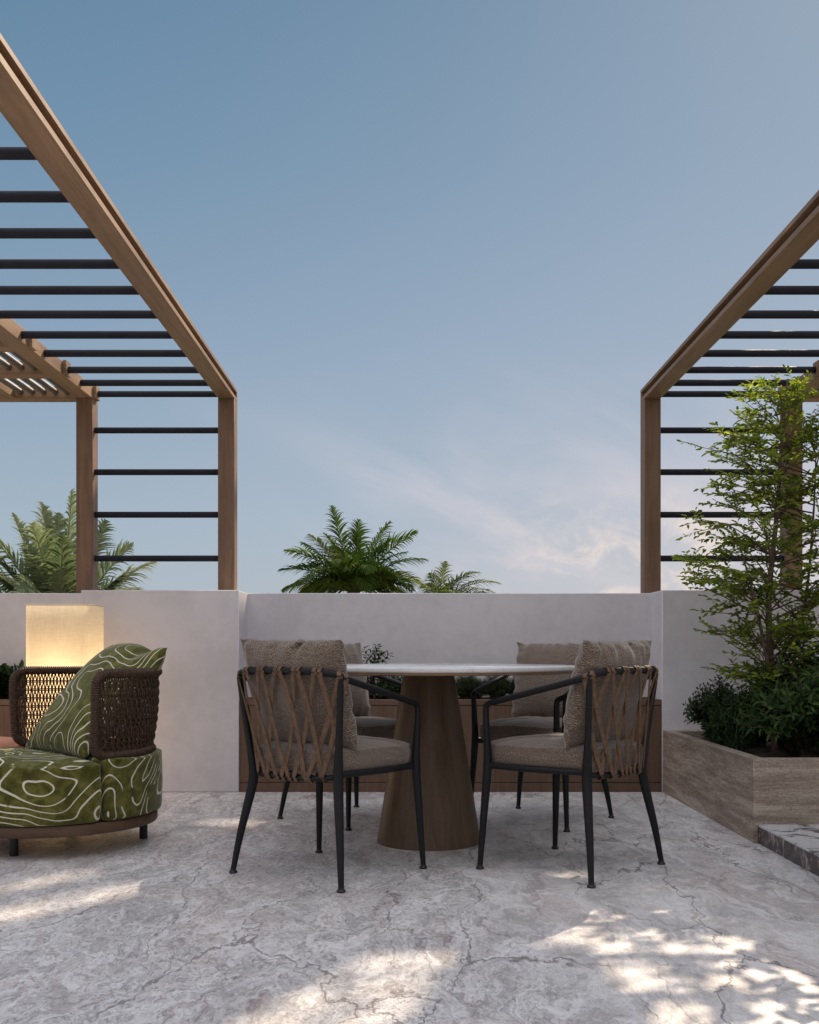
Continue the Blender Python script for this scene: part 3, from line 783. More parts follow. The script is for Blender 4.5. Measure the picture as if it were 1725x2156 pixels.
def make_chair(seed):
    t = thing('armchair', '', 'chair', (0, 0, 0), 0, 'woven dining chairs around the marble table')
    posts = {}
    for sx in (-1, 1):
        foot = np.array([sx*.259, -.239, 0]); knee = np.array([sx*.206, -.191, .388]); top = np.array([sx*.243, -.222, .722])
        pts = spline([foot+[0, 0, .012], foot*.62+knee*.38, knee-[0, 0, .055], knee+[0, 0, .02], knee*.5+top*.5+[0, 0, 0], top], 6)
        zz = pts[:, 2]; rad = np.interp(zz, [0, .30, .36, .42, .52, .73], [.0098, .0175, .0185, .0165, .0118, .0112])
        m = MB().tube(pts, rad, 14); lg = m.build('leg', FRAME, t, True)
        MB().lathe([(.0095, .0), (.0145, .001), (.0155, .005), (.0135, .009), (.0105, .011), (.0105, .018)], 20, (foot[0], foot[1], 0)).build('foot_cap', BLACK, lg, True)
        foot = np.array([sx*.259, .239, 0]); kn = np.array([sx*.239, .219, .388]); tp = np.array([sx*.245, .222, .622])
        pts = spline([foot+[0, 0, .012], foot*.5+kn*.5, kn, kn*.5+tp*.5, tp-[0, 0, .022], tp+[-0*sx, -.012, -.004], tp+[0, -.032, .004]], 6)
        rad = np.interp(pts[:, 2], [0, .33, .39, .46, .62], [.0098, .0165, .0172, .0145, .0112])
        lg = MB().tube(pts, rad, 14).build('leg', FRAME, t, True)
        MB().lathe([(.0095, .0), (.0145, .001), (.0155, .005), (.0135, .009), (.0105, .011), (.0105, .018)], 20, (foot[0], foot[1], 0)).build('foot_cap', BLACK, lg, True)
    # arm rail: left arm - back - right arm, one bent tube
    back = [rail_plan(u, .243, -.232, .035, 0, -.20, .748, .722) for u in np.linspace(-1, 1, 41)]
    def arm(sx):
        a = np.array([sx*.243, -.200, .722]); b = np.array([sx*.245, .190, .626])
        return [a+(b-a)*k/6 for k in range(1, 7)]
    pts = arm(-1)[::-1]+back+arm(1)
    MB().tube(np.array(pts), .0122, 14).build('arm_rail', FRAME, t, True)
    # seat frame
    lowb = [rail_plan(u, .196, -.185, .042, 0, -.150, .372, .385) for u in np.linspace(-1, 1, 41)]
    m = MB(); m.tube(np.array(lowb), .0105, 12)
    m.tube([(-.206, -.19, .388), (-.196, -.15, .385)], .0105, 10); m.tube([(.206, -.19, .388), (.196, -.15, .385)], .0105, 10)
    for sx in (-1, 1): m.tube(spline([(sx*.205, -.185, .388), (sx*.226, .02, .386), (sx*.236, .215, .388)], 6), .0115, 12)
    m.tube(spline([(-.236, .215, .386), (0, .238, .386), (.236, .215, .386)], 8), .0115, 12)
    for yy in (-.09, .04, .16): m.box(-.215, .215, yy-.02, yy+.02, .386, .390)
    m.build('seat_frame', FRAME, t, True)
    # woven straps
    m = MB(); NT, NB = 7, 8
    def arc(fn, n, m_):
        us = np.linspace(-1, 1, 400); pp = np.array([fn(u) for u in us]); d = np.concatenate([[0], np.cumsum(np.linalg.norm(np.diff(pp, axis=0), axis=1))])
        return np.interp(np.linspace(m_, d[-1]-m_, n), d, us), d[-1], (us, d)
    def pt(u): return rail_plan(u, .243, -.232, .035, 0, -.20, .748, .722)
    def pb(u): return rail_plan(u, .196, -.185, .042, 0, -.150, .372, .385)
    ut, LT, (ua, da_) = arc(pt, NT, .018); ub, LBt, _ = arc(pb, NB, .012)
    def shift(u, ds): return float(np.interp(np.interp(u, ua, da_)+ds, da_, ua))
    def frame_at(fn, u):
        p = fn(u); q = fn(min(1, u+.01)); q0 = fn(max(-1, u-.01)); tg = unit(q-q0); outw = unit(np.cross(tg, [0, 0, 1.]))
        return p, tg, outw
    def loop(fn, u, r, w=.0150):
        p, tg, ow = frame_at(fn, u); P = []; Nn = []
        for k in range(15):
            a = 2*math.pi*k/14; n_ = ow*math.cos(a)+np.array([0, 0, 1.])*math.sin(a)
            P.append(p+n_*r+tg*(.0005*k)); Nn.append(n_)
        m.strip(P, Nn, w, .0028)
    for i in range(NT):
        for sg in (-1, 1):
            u0 = min(.99, max(-.99, shift(ut[i], sg*.0095)))
            jt = i-1 if sg < 0 else i+2
            if jt < 0: jt = -jt
            if jt > NB-1: jt = 2*(NB-1)-jt
            u1 = min(.995, max(-.995, float(ub[jt])+sg*-.022))
            loop(pt, u0, .0150)
            p, tg, ow = frame_at(pt, u0); q, tg2, ow2 = frame_at(pb, u1)
            loop(pb, u1, .0138)
            P = []; Nn = []
            lay = .0035*(1 if sg > 0 else -1)
            for k in range(17):
                s = k/16; z = p[2]-.006+(q[2]+.006-p[2]+.006)*s
                um = u0+(u1-u0)*s
                a_ = pt(um); b_ = pb(um); base = a_*(1-s)+b_*s
                _, t1, o1 = frame_at(pt, um)
                e = .0145*(1-s)+.0138*s
                P.append(np.array([base[0], base[1], z])+o1*(e*(abs(2*s-1)**2)*1.0+(lay+.003)*math.sin(math.pi*s)))
                Nn.append(o1)
            m.strip(P, Nn, .0175, .0036)
    m.build('woven_back', STRAP, t, True)
    # cushions
    hw = .222; out = []
    for k in range(96):
        a = 2*math.pi*k/96; ca, sa = math.cos(a), math.sin(a); e = .32
        x = hw*math.copysign(abs(ca)**e, ca); y = .02+(.238)*math.copysign(abs(sa)**e, sa)
        if y < 0: x *= 1-.10*min(1, (-y)/.2)
        out.append((x, y+.012*(1-(x/hw)**2)*(1 if sa > 0 else 0)))
    V, F, UV = seat_cushion(out, .392, .468, .026, seed=seed+20)
    build_uv('seat_cushion', V, F, UV, FABRIC, t)
    jr = np.random.default_rng(seed); j_ = lambda a: jr.uniform(-a, a)
    cz = [(-.222+j_(.006), -.098+j_(.008), .466), (.222+j_(.006), -.098+j_(.008), .466), (.240+j_(.005), -.206+j_(.01), .858+j_(.006)), (-.240+j_(.005), -.206+j_(.01), .858+j_(.006))]
    V, F, UV = pillow([cz[1], cz[0], cz[3], cz[2]], .081, 60, .030, .022, seed)
    build_uv('back_cushion', V, F, UV, FABRIC, t)
    return t
spots = [
    (-.2985, 3.881, -36.3, 'dark-framed woven dining chair in front of the table on the left, back turned to us'),
    (.614, 3.957, 49.5, 'dark-framed woven dining chair in front of the table on the right, seat in profile'),
    (-.277, 5.104, -132.8, 'dining chair behind the table on the left, mostly hidden by the nearer chair'),
    (.6365, 5.060, 144.7, 'dining chair behind the table on the right, its mauve-grey back cushion facing us')]
for i, (x, y, a, lb) in enumerate(spots):
    o = make_chair(5+i)
    o.location = (x, y, 0); o.rotation_euler = (0, 0, R(a)); o['label'] = lb

# ================================================================ ROUND LOUNGE CHAIR
AC = np.array([-1.50, 4.44, 0])
ac = thing('lounge_chair', 'round lounge chair in green contour-print fabric with a curved wicker back', 'armchair', tuple(AC))
def lounge():
    PR = .418
    MB().lathe([(PR-.02, .092), (PR-.003, .093), (PR, .098), (PR, .132), (PR-.004, .137), (PR-.03, .137)], 120).build('base', W_DARK, ac, True, angle=50)
    for (x, y) in ((.34, .116), (-.078, -.274), (-.36, -.10), (-.05, .33)):
        MB().lathe([(.0165, 0), (.0175, .003), (.0175, .0915)], 24, (x, y, 0)).build('leg', BLACK, ac, True, angle=50)
    # cushion split along the chord joining the ends of the back
    a0, a1 = R(-47), R(131)
    CR = .432
    def outline(kind):
        P = []
        if kind == 'front':
            for k in range(90):
                a = a1+(a0+2*math.pi-a1)*k/89; P.append((CR*math.cos(a), CR*math.sin(a)))
        else:
            for k in range(90):
                a = a0+(a1-a0)*k/89; P.append((CR*math.cos(a), CR*math.sin(a)))
        # close along the chord with softened ends
        A, B = np.array(P[-1]), np.array(P[0]); n = 26
        for k in range(1, n): P.append(tuple(A+(B-A)*k/n))
        P = np.array(P)
        # shrink slightly away from the chord and round the corners
        for _ in range(3): P = (np.roll(P, 1, 0)+P*2+np.roll(P, -1, 0))/4
        c = P.mean(0); d = np.array([math.cos(R(42)), math.sin(R(42))])*(.0035 if kind == 'back' else -.0035)
        return P+d
    for kind in ('front', 'back'):
        V, F, UV = seat_cushion(outline(kind), .139, .368 if kind == 'front' else .382, .034 if kind == 'front' else .014, seed=8)
        o = build_uv('seat_cushion', V, F, UV, GREEN, ac)
    # wicker back: frame loop on an arc
    b0, b1 = R(-51), R(135); zlo, zhi = .396, .727; RB, RT = .392, .418
    def P(a, z):
        r = RB+(RT-RB)*(z-zlo)/(zhi-zlo)+.010*math.sin(math.pi*(z-zlo)/(zhi-zlo))
        return np.array([r*math.cos(a), r*math.sin(a), z])
    rc = .055; path = []
    da = rc/RB
    seq = []
    for k in range(101): seq.append((b0+da+(b1-b0-2*da)*k/100, zlo))
    for k in range(1, 9): t = k/9*math.pi/2; seq.append((b1-da+da*math.sin(t), zlo+rc*(1-math.cos(t))))
    for k in range(13): seq.append((b1, zlo+rc+(zhi-zlo-2*rc)*k/12))
    for k in range(1, 9): t = k/9*math.pi/2; seq.append((b1-da*(1-math.cos(t)), zhi-rc+rc*math.sin(t)))
    for k in range(101): seq.append((b1-da-(b1-b0-2*da)*k/100, zhi))
    for k in range(1, 9): t = k/9*math.pi/2; seq.append((b0+da-da*math.sin(t), zhi-rc*(1-math.cos(t))))
    for k in range(13): seq.append((b0, zhi-rc-(zhi-zlo-2*rc)*k/12))
    for k in range(1, 9): t = k/9*math.pi/2; seq.append((b0+da*(1-math.cos(t)), zlo+rc-rc*math.sin(t)))
    pts = np.array([P(a, z) for a, z in seq])
    cl = np.vstack([pts, pts[:1]]); d = np.concatenate([[0], np.cumsum(np.linalg.norm(np.diff(cl, axis=0), axis=1))]); Ltot = d[-1]
    pitch = .0092; nring = int(Ltot/pitch); ns = nring*6; s = np.linspace(0, Ltot, ns, endpoint=False)
    path = np.stack([np.interp(s, d, cl[:, i]) for i in range(3)], 1)
    rad = .0155+.0048*np.abs(np.sin(np.pi*s/(Ltot/nring)))**.7
    MB().tube(path, rad, 12, closed=True).build('wrapped_frame', WICKER, ac, True, angle=180)
    # cords
    m = MB(); nrow = 7; rows = np.linspace(zlo+.012, zhi-.012, nrow+1+1)
    half = .0072/.405; na = int((b1-b0-.06)/half)
    for k in range(na):
        a = b0+.035+half*k; pp = []
        for j in range(nrow*6+7):
            z = zlo+.008+(zhi-zlo-.016)*j/(nrow*6+6); ph = (z-rows[0])/(rows[-1]-rows[0])*(nrow+1)*math.pi
            aa = a+half*.30*math.cos(ph)*(1 if k % 2 else -1)
            q = P(aa, z); rr = math.hypot(q[0], q[1]); off = .0048*math.cos(ph)*(1 if (k//2) % 2 else -1)
            f = (rr+off)/rr; pp.append((q[0]*f, q[1]*f, z))
        m.tube(pp, .0030, 5)
    for r_ in range(1, nrow+1):
        for dz in (-.0035, .0035):
            m.tube([P(b0+(b1-b0)*k/90, rows[r_]+dz) for k in range(91)], .0030, 6)
    m.build('woven_panel', WICKER, ac, True, angle=180)
    for a in (R(-44), R(41), R(127)):
        q = P(a, zlo); MB().tube([(q[0], q[1], .30), (q[0], q[1], .40)], .012, 12).build('back_post', BLACK, ac, True)
lounge()

# green throw pillow leaning over the wicker
gp = []
V, F, UV = pillow([(-1.72, 4.68, .385), (-1.308, 4.195, .385), (-1.005, 4.43, .850), (-1.385, 4.90, .835)], .105, 48, .035, .007, 9)
def pillow_top(v, uv):
    L_ = math.hypot(.412, .485); u = uv[0]/L_+.5; w = ((uv[1]+1.5) % 1.0-.0)
    up = max(0, (v[2]-.62)/.22)
    dip = math.exp(-((u-.78)/.13)**2)*.040*up**2; lift = math.exp(-((u-.30)/.26)**2)*.004*up**2
    k = math.exp(-((u-1.0)/.10)**2)*up**3
    return (v[0]-.022*k, v[1], v[2]-dip*.9+lift-.012*k)
V = [pillow_top(v, uv) for v, uv in zip(V, UV)]
pc = np.array([-1.40, 4.52, .40])
V = [tuple(np.array(v)-pc) for v in V]
def bend(v):
    x, y, z = v
    return v
po = build_uv('throw_pillow', V, F, UV, GREEN, None); po.location = tuple(pc)
tag(po, 'large green throw pillow with white contour lines leaning on the wicker back', 'pillow')

# pouf at the left edge
pf = thing('pouf', 'round terracotta pouf behind the green lounge chair at the left edge', 'pouf', (-2.18, 5.08, 0))
MB().lathe([(.27, .0), (.29, .01), (.298, .06), (.300, .19), (.298, .33), (.288, .362), (.262, .380), (.15, .388), (.02, .390)], 72).build('cushion', TERRA, pf, True, angle=70)
MB().lathe([(.292, .352), (.297, .354), (.299, .358), (.297, .362), (.292, .364)], 72, cap0=False, cap1=False).build('piping', TERRA, pf, True)

# ================================================================ LAMP
def lamp():
    x0, x1, y0, y1 = -2.092, -1.722, 5.66, 5.92; zt = 1.070; zb = .034
    L = ((x0+x1)/2, (y0+y1)/2, 0)
    t = thing('floor_lamp', 'tall lit floor lamp with a cream fabric box shade behind the lounge chair', 'lamp', L)
    M = Mat('lamp_shade_fabric'); v = M.map((1, 1, 1))
    wv = M.noise(M.map((260, 260, 14)), 1, 3, .6); wh = M.noise(M.map((14, 14, 260)), 1, 3, .6)
    ww = M.math('ADD', M.math('MULTIPLY', wv, .5), M.math('MULTIPLY', wh, .5))
    c = M.ramp(M.rng(ww, .35, .65), [(0, c4(.74, .64, .47)), (1, c4(.86, .78, .62))])
    M.set('Base Color', c); M.set('Roughness', .9)
    tr = M.N.new('ShaderNodeBsdfTranslucent'); M.L.new(c, tr.inputs[0])
    mx = M.N.new('ShaderNodeMixShader'); mx.inputs[0].default_value = .55
    M.L.new(M.b.outputs[0], mx.inputs[1]); M.L.new(tr.outputs[0], mx.inputs[2]); M.L.new(mx.outputs[0], M.out.inputs[0])
    hx, hy, rc = (x1-x0)/2, (y1-y0)/2, .045
    def ring(off=0):
        P = []
        for qx, qy, a in ((1, 1, 0), (-1, 1, 90), (-1, -1, 180), (1, -1, 270)):
            for k in range(9):
                b = R(a+90*k/8); P.append((qx*(hx-rc)+(rc-off)*math.cos(b), qy*(hy-rc)+(rc-off)*math.sin(b)))
        return P
    Po, Pi = ring(0), ring(.003); n = len(Po)
    v = [(x, y, zb) for x, y in Po]+[(x, y, zt) for x, y in Po]
    f = [(i, (i+1) % n, n+(i+1) % n, n+i) for i in range(n)]
    MB().add(v, f).build('shade', M.m, t, True, angle=60)
    # hems
    m = MB(); 
    for z in (zt-.004, zb+.004): m.tube([(x, y, z) for x, y in Po], .0035, 6, closed=True)
    Mh = Mat('lamp_hem'); Mh.set('Base Color', Mh.ramp(Mh.noise(Mh.map(), 60, 3), [(0, c4(.62, .54, .42)), (1, c4(.72, .64, .52))])); Mh.set('Roughness', .9)
    m.build('shade_hem', Mh.m, t, True)
    m = MB(); m.box(-hx+.01, hx-.01, -hy+.01, hy-.01, 0, .028)
    m.build('base', BLACK, t, bevel=.004)
    MB().tube([(0, 0, .028), (0, 0, .58)], .005, 12).build('stem', BLACK, t, True)
    Mb = Mat('bulb_glow'); Mb.set('Base Color', c4(1, .8, .5)); Mb.set('Emission Color', c4(1, .66, .30)); Mb.set('Emission Strength', 1.5)
    MB().lathe([(.006, .58), (.014, .60), (.030, .63), (.035, .66), (.030, .69), (.016, .71), (.003, .716)], 24).build('bulb', Mb.m, t, True)
    for k, z in enumerate((.20, .42, .66)):
        ld = bpy.data.lights.new('bulb_light', 'POINT'); lo = bpy.data.objects.new('bulb_light', ld); col.objects.link(lo)
        ld.energy = (1.5, 1.5, 2.9)[k]; ld.color = (1.0, .74, .46); ld.shadow_soft_size = .118; lo.parent = t; lo.location = (0, 0, z)
lamp()

# ================================================================ PLANTS
def slender_tree():
    B = (1.83, 5.22, .315)
    t = thing('slender_tree', 'slender leafy tree with bright green foliage rising from the travertine planter', 'tree', B)
    stems = MB(); lv = Leaves()
    main = spline([(0, 0, 0), (-.015, .01, .35), (-.035, 0, .75), (.01, .01, 1.2), (.03, 0, 1.55), (.06, 0, 1.86)], 8)
    stems.tube(main, np.linspace(.021, .005, len(main)), 9)
    st2 = spline([(.03, .02, 0), (.10, .05, .4), (.17, .04, .8), (.22, .08, 1.2), (.24, .1, 1.5)], 8)
    stems.tube(st2, np.linspace(.012, .003, len(st2)), 7)
    st3 = spline([(-.03, -.02, .35), (-.12, -.05, .75), (-.20, -.04, 1.05)], 8)
    stems.tube(st3, np.linspace(.011, .003, len(st3)), 7)
    zt = [.30, .47, .60, .72, .80, .90, .97, 1.08, 1.16, 1.30, 1.37, 1.50, 1.62, 1.73, 1.80, 1.90]
    rt = [.20, .30, .34, .34, .27, .54, .66, .60, .50, .32, .42, .36, .37, .32, .19, .08]
    K = 150
    for k in range(K):
        h = .30+1.54*((k*.618) % 1.0)+.025*rng.normal(); h = min(1.86, h+.045*math.sin(h*26))
        src = main if rng.random() < .62 else (st2 if rng.random() < .6 else st3)
        if src is st3 and h > 1.0: src = main
        z0 = h-rng.uniform(.06, .22); z0 = max(z0, src[1][2]); z0 = min(z0, src[-1][2])
        i = int(np.argmin(abs(src[:, 2]-z0))); p0 = src[i]
        az = rng.uniform(0, 2*math.pi)
        reach = float(np.interp(h, zt, rt))*rng.uniform(.45, 1.0)
        end = np.array([math.cos(az)*reach, math.sin(az)*reach*.8, h])
        end[0] += (.02 if end[0] > 0 else -.03)
        mid = (p0+end)/2+np.array([0, 0, rng.uniform(.0, .05)])+rng.normal(size=3)*.015
        br = spline([p0, mid, end], 7)
        stems.tube(br, np.linspace(.0042, .0012, len(br)), 4)
        nt = int(4+reach*15)
        for q in range(nt):
            s = rng.uniform(.25, 1.0); j = int(s*(len(br)-1)); b0 = br[j]
            out = unit(br[min(j+1, len(br)-1)]-br[max(j-1, 0)])
            td = unit(out*.8+np.array([rng.normal(), rng.normal(), rng.normal()*.35])*.75+[0, 0, .08])
            tl = rng.uniform(.06, .15); tip = b0+td*tl
            stems.tube([b0, b0+td*tl*.5+[0, 0, .004], tip], [.0014, .001, .0006], 3)
            nl = int(rng.integers(7, 13))
            for u in range(nl):
                s2 = (u+.6)/nl; pos = b0+td*tl*s2
                sd = unit(np.cross(td, [0, 0, 1]))*(1 if u % 2 else -1)
                d = unit(td*.7+sd*.8+rng.normal(size=3)*.28+[0, 0, -.05])
                nrm = unit(np.array([0, 0, 1.])+rng.normal(size=3)*.55)
                l = rng.uniform(.024, .042)
                lv.add(pos, d, nrm, l, l*rng.uniform(.36, .46), min(1, max(0, rng.normal(.5, .22))))
    stems.build('trunk', BARK, t, True); lv.build('crown', LEAF_TREE, t)
slender_tree()

def bush(name, label, loc, rx, ry, h, nst, nleaf, leaf, mat, cat='bush', spread=.8, ratio=.38, up=.45, group=None, seed=None):
    t = thing(name, label, cat, loc, 0, group); st = MB(); lv = Leaves()
    for k in range(nst):
        az = rng.uniform(0, 2*math.pi); r = rng.random()**.5
        zt = h*(.45+.55*rng.random())*(1-.40*r*r)
        tip = np.array([math.cos(az)*rx*r, math.sin(az)*ry*r, zt])
        b = np.array([math.cos(az)*rx*.25*r, math.sin(az)*ry*.25*r, 0])
        md = b*.45+tip*.55+np.array([0, 0, .12*h]); md[:2] *= .85
        pts = spline([b, md, tip], 6); st.tube(pts, np.linspace(.0032, .001, len(pts)), 4)
        n = len(pts)
        for u in range(nleaf):
            s = .08+.92*(u+rng.random())/nleaf; q = s*(n-1); j = int(min(q, n-2)); p = pts[j]+(pts[j+1]-pts[j])*(q-j)
            T = unit(pts[j+1]-pts[j]); a = u*2.4+rng.uniform(-.4, .4)
            S = unit(np.cross(T, [0, .2, 1.])); W = np.cross(S, T)
            rad = S*math.cos(a)+W*math.sin(a)
            d = unit(rad*spread+T*up+rng.normal(size=3)*.18)
            nrm = unit(T+rad*-.4+rng.normal(size=3)*.2); l = leaf*rng.uniform(.7, 1.15)
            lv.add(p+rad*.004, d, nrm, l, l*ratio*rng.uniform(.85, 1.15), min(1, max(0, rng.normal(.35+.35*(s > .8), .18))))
    st.build('stems', BARK, t, True); lv.build('foliage', mat, t)
    return t

def grass(name, label, loc, n, L, group=None):
    t = thing(name, label, 'grass tuft', loc, 0, group); m = MB(); tones = []
    for k in range(n):
        az = rng.uniform(0, 6.283); el = rng.uniform(.7, 1.45); l = L*rng.uniform(.6, 1.1); p = np.array([rng.normal()*.015, rng.normal()*.015, 0.])
        d = np.array([math.cos(az)*math.cos(el), math.sin(az)*math.cos(el), math.sin(el)]); s = np.array([-math.sin(az), math.cos(az), 0]); vv = []
        for j in range(8):
            w = .0028*(1-(j/7)**2)+.0002; vv += [p-s*w, p+s*w]; p = p+d*l/7; d = unit(d+np.array([0, 0, -.28]))
        m.add([tuple(x) for x in vv], [(2*j, 2*j+1, 2*j+3, 2*j+2) for j in range(7)]); tones += [rng.uniform(.2, .9)]*16
    me = bpy.data.meshes.new('blades'); me.from_pydata(m.v, [], m.f)
    at = me.attributes.new('tone', 'FLOAT', 'POINT'); at.data.foreach_set('value', np.array(tones, np.float32)); me.materials.append(LEAF_DARK)
    o = bpy.data.objects.new('blades', me); col.objects.link(o); o.parent = t

SZ = .315
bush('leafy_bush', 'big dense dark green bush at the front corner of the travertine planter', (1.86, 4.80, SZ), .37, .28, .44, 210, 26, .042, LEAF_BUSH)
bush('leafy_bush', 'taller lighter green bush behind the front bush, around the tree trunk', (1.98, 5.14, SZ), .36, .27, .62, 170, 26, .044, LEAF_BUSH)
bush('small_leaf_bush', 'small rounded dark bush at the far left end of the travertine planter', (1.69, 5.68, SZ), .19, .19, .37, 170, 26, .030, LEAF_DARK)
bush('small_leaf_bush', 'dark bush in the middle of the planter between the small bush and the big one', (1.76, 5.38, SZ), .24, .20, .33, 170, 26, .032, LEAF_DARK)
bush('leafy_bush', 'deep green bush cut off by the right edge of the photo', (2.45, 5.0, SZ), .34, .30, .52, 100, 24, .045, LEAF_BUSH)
grass('grass_tuft', 'arching grass tuft spilling over the planter edge beside the small dark bush', (1.59, 5.40, SZ), 70, .30)
grass('grass_tuft', 'grass tuft trailing over the planter edge just left of the big dense bush', (1.60, 5.10, SZ), 60, .27)

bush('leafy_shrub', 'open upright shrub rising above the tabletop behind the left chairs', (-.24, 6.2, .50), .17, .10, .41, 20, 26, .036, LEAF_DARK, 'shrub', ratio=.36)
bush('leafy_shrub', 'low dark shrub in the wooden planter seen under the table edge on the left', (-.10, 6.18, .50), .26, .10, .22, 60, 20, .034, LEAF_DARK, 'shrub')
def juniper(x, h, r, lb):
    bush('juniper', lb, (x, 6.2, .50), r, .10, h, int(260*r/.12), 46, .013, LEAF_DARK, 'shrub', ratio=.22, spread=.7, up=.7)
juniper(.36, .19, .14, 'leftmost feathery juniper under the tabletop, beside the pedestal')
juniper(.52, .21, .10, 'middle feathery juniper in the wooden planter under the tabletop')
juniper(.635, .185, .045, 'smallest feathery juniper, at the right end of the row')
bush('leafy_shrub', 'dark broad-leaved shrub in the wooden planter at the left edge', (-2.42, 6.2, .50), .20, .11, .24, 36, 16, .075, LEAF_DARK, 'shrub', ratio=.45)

# palms beyond the wall -------------------------------------------------
D2R = math.pi/180
def fr(az, el, L, dr, ll): return (az*D2R, el*D2R, L, dr, ll)
centre = [fr(168, 76, 1.30, .10, .40), fr(150, 58, 1.2, .40, .42), fr(176, 50, 1.2, .60, .42), fr(184, 38, 1.15, .62, .42), fr(192, 24, 1.05, .6, .40), fr(140, 66, 1.1, .5, .42),
          fr(80, 78, 1.12, .30, .40), fr(25, 68, 1.20, .35, .42), fr(8, 57, 1.28, .50, .42), fr(0, 47, 1.2, .70, .44), fr(-6, 36, 1.1, .9, .42), fr(6, 24, 1.0, 1.0, .40),
          fr(255, 66, .9, 1.4, .42), fr(290, 60, .95, 1.4, .42), fr(322, 52, 1.0, 1.3, .42), fr(225, 50, 1.0, 1.2, .40), fr(110, 64, 1.0, .9, .40), fr(340, 40, 1.0, 1.1, .42), fr(205, 40, 1.0, 1.0, .42),
          fr(100, 50, 1.0, .9, .4), fr(50, 45, 1.0, .9, .4), fr(30, 30, .9, 1.0, .4), fr(155, 30, .9, 1.0, .4)]
palm('palm_tree', 'dark green feathery palm crown above the wall in the centre of the view', (-.69, 13, 1.52), GZ, centre, LEAF_PALM, .021, .1, 38, .88)
small = [fr(70, 70, .78, .5, .30), fr(22, 58, .90, .8, .34), fr(5, 42, 1.05, .7, .34), fr(2, 28, 1.0, .6, .32), fr(110, 70, .7, 1.0, .28), fr(160, 45, .6, 1.3, .28), fr(180, 30, .6, 1.2, .26), fr(250, 60, .5, 1.6, .28),
         fr(300, 50, .7, 1.4, .28), fr(340, 35, .8, 1.2, .28), fr(215, 45, .5, 1.4, .26)]
palm('palm_tree', 'smaller palm crown just right of the central palm, low above the wall', (.36, 13, 1.38), GZ, small, LEAF_PALM, .017, .08, 28, .84)
left = [fr(82, 82, 1.55, .15, .44), fr(125, 76, 1.4, .25, .42), fr(165, 70, 1.4, .18, .34), fr(60, 70, 1.4, .35, .42), fr(25, 56, 1.25, .5, .42), fr(8, 42, 1.12, .5, .40), fr(-10, 30, 1.05, .5, .38), fr(15, 64, 1.2, .4, .42), fr(60, 74, 1.35, .3, .40), fr(140, 78, 1.45, .2, .40),
        fr(250, 76, 1.2, .5, .44), fr(290, 68, 1.2, .6, .44), fr(200, 66, 1.3, .4, .40), fr(185, 45, 1.3, .6, .40), fr(225, 58, 1.2, .7, .42), fr(330, 48, 1.2, .7, .42), fr(100, 58, 1.2, .5, .42), fr(265, 55, 1.1, .9, .42), fr(310, 30, 1.1, .8, .4)]
palm('palm_tree', 'pale green areca palm beyond the wall behind the left pergola posts', (-3.34, 10, .86), GZ, left, LEAF_PALE, .026, .07, 46)
left2 = [fr(100, 78, 1.1, .3, .36), fr(150, 66, 1.1, .4, .36), fr(40, 66, 1.1, .5, .36), fr(10, 45, 1.0, .7, .36), fr(180, 45, 1.0, .7, .36), fr(250, 70, .9, .8, .36), fr(300, 60, .9, .9, .36), fr(215, 50, 1.0, .8, .36)]
palm('palm_tree', 'pale palm clump at the far left edge, lower than its neighbour', (-3.98, 9.8, .85), GZ, left2, LEAF_PALE, .028, .06, 34)
palm('palm_tree', 'green palm fronds low behind the slender tree on the right', (3.75, 10.5, 1.02), GZ,
     [fr(170, 40, 1.1, .7, .34), fr(190, 24, 1.1, .5, .34), fr(150, 58, .9, 1.0, .34), fr(100, 70, .9, 1.0, .34), fr(60, 45, .8, 1.2, .34), fr(10, 30, .9, 1.0, .34), fr(250, 50, .7, 1.4, .34), fr(300, 40, .8, 1.3, .34), fr(215, 30, .9, 1.0, .34)], LEAF_PALM, .018, .08, 32)

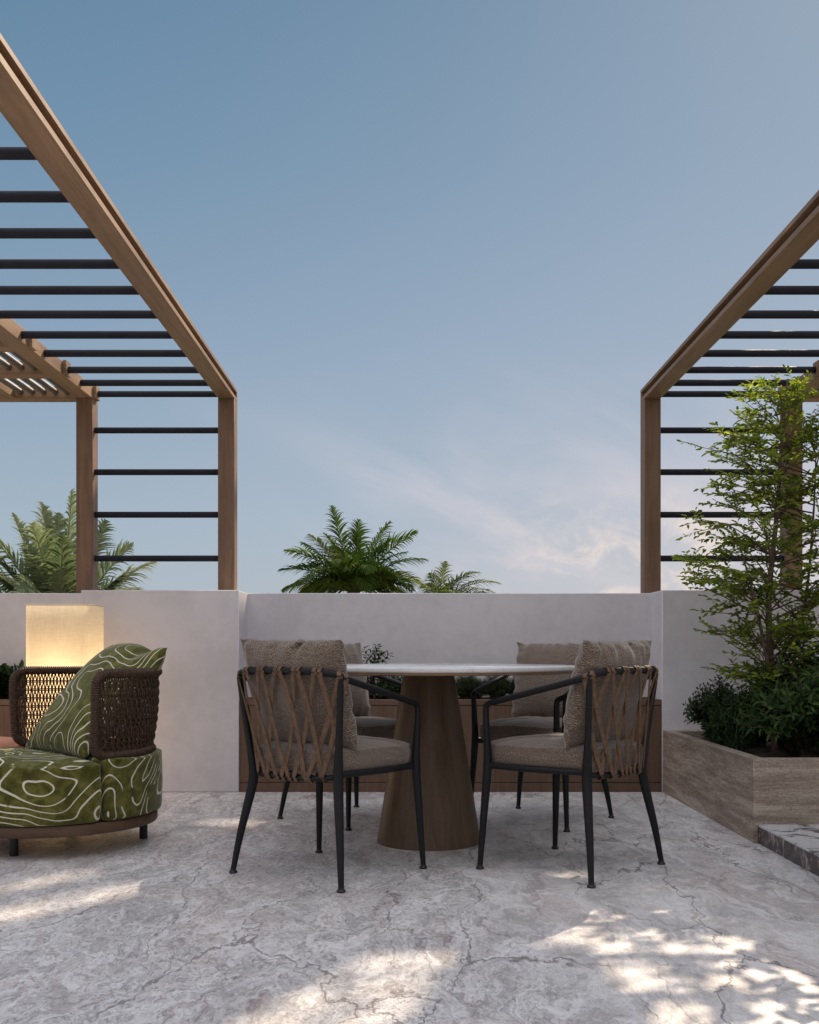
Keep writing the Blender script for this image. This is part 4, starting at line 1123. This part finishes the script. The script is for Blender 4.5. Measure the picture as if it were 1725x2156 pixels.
# unseen tree added up right; leaf gaps are cut to place the sun patches
def blocker_tree():
    B = (7.0, 14.5, GZ)
    t = thing('blocker_tree', 'unseen tree added beyond the parapet, crown shaped to set the terrace shade', 'tree', B)
    caps = [((-1.40, 3.57), (-1.20, 3.84), .060), ((-1.28, 3.17), (-.99, 3.60), .10), ((-.99, 3.60), (-.44, 3.84), .095), ((-.13, 3.46), (-.05, 3.36), .085),
            ((.30, 3.42), (.62, 3.40), .12), ((.52, 2.98), (.80, 3.40), .10), ((.10, 2.76), (-.06, 2.74), .08), ((-.04, 2.72), (-.30, 2.28), .095), ((0.0, 2.60), (-.12, 2.25), .08),
            ((.30, 3.62), (.46, 3.62), .065), ((.24, 3.06), (.42, 2.92), .045), ((-.52, 4.66), (-.36, 4.60), .06),
            ((-.95, 5.0), (-.72, 4.9), .06), ((.10, 4.6), (.30, 4.55), .07), ((.74, 2.75), (1.2, 2.2), .16)]
    def in_caps(x, y): return lit(x, y) and -1.6 < x < 1.6 and y < 4.0
    def lit(x, y):
        for (a, b, r) in caps:
            ax, ay = a; bx_, by = b; dx, dy = bx_-ax, by-ay
            s = max(0, min(1, ((x-ax)*dx+(y-ay)*dy)/(dx*dx+dy*dy)))
            if math.hypot(x-ax-s*dx, y-ay-s*dy) < r: return True
        if x > .97 and y > 2.66: return False
        nz = math.sin(x*11+1.3*math.sin(y*7))*math.sin(y*9+1.7*math.sin(x*6))
        if x > .60+.08*math.sin(y*5.0) and y < 2.95+.12*math.sin(x*9): return nz > -.80
        if x > .50 and y < 3.85: return nz > -.2 and x < .98+.05*math.sin(y*9)
        if x > .95 and y > 2.62: return False
        if x > 1.05: return True
        if -2.95 < x < -1.95 and 4.6 < y < 5.7: return False  # leaves kept here so the sun misses the lamp
        if x < -1.95: return True
        if y > 3.95 and x < -1.58: return True
        return False
    lv = Leaves(); sun = np.array(SUN); kx = SUN[0]/SUN[1]; kz = SUN[2]/SUN[1]
    c0 = np.array([B[0], B[1], GZ])
    for k in range(60000):
        fx_, fy_ = rng.uniform(-2.95, 1.7), rng.uniform(.9, 6.6)
        if lit(fx_, fy_) and not (in_caps(fx_, fy_) and rng.random() < (.20 if fx_ > .6 and fy_ < 2.95 else .07)): continue
        # the crown hangs just beyond what the camera can see
        Yz = (.82+kz*fy_)/(kz-.645); Yx = (kx*fy_-fx_)/(kx-.408)
        Y = min(Yz, Yx)+.25+rng.uniform(0, 1.1)
        p = np.array([fx_+kx*(Y-fy_), Y, kz*(Y-fy_)])
        d = rdir(); nrm = unit(sun+rng.normal(size=3)*.6); d = unit(d-nrm*d.dot(nrm))
        l = rng.uniform(.06, .10); lv.add(p-c0-d*l*.5, d, nrm, l, l*.6, rng.random())
    lv.build('crown', LEAF_FAR, t)
    st = MB(); main = spline([(0, 0, 0), (.1, -.1, 5), (-.2, -.5, 9), (-.9, -1.0, 12), (-1.6, -1.2, 13.5)], 8); st.tube(main, np.linspace(.28, .05, len(main)), 12)
    st.build('trunk', BARK, t, True)
blocker_tree()
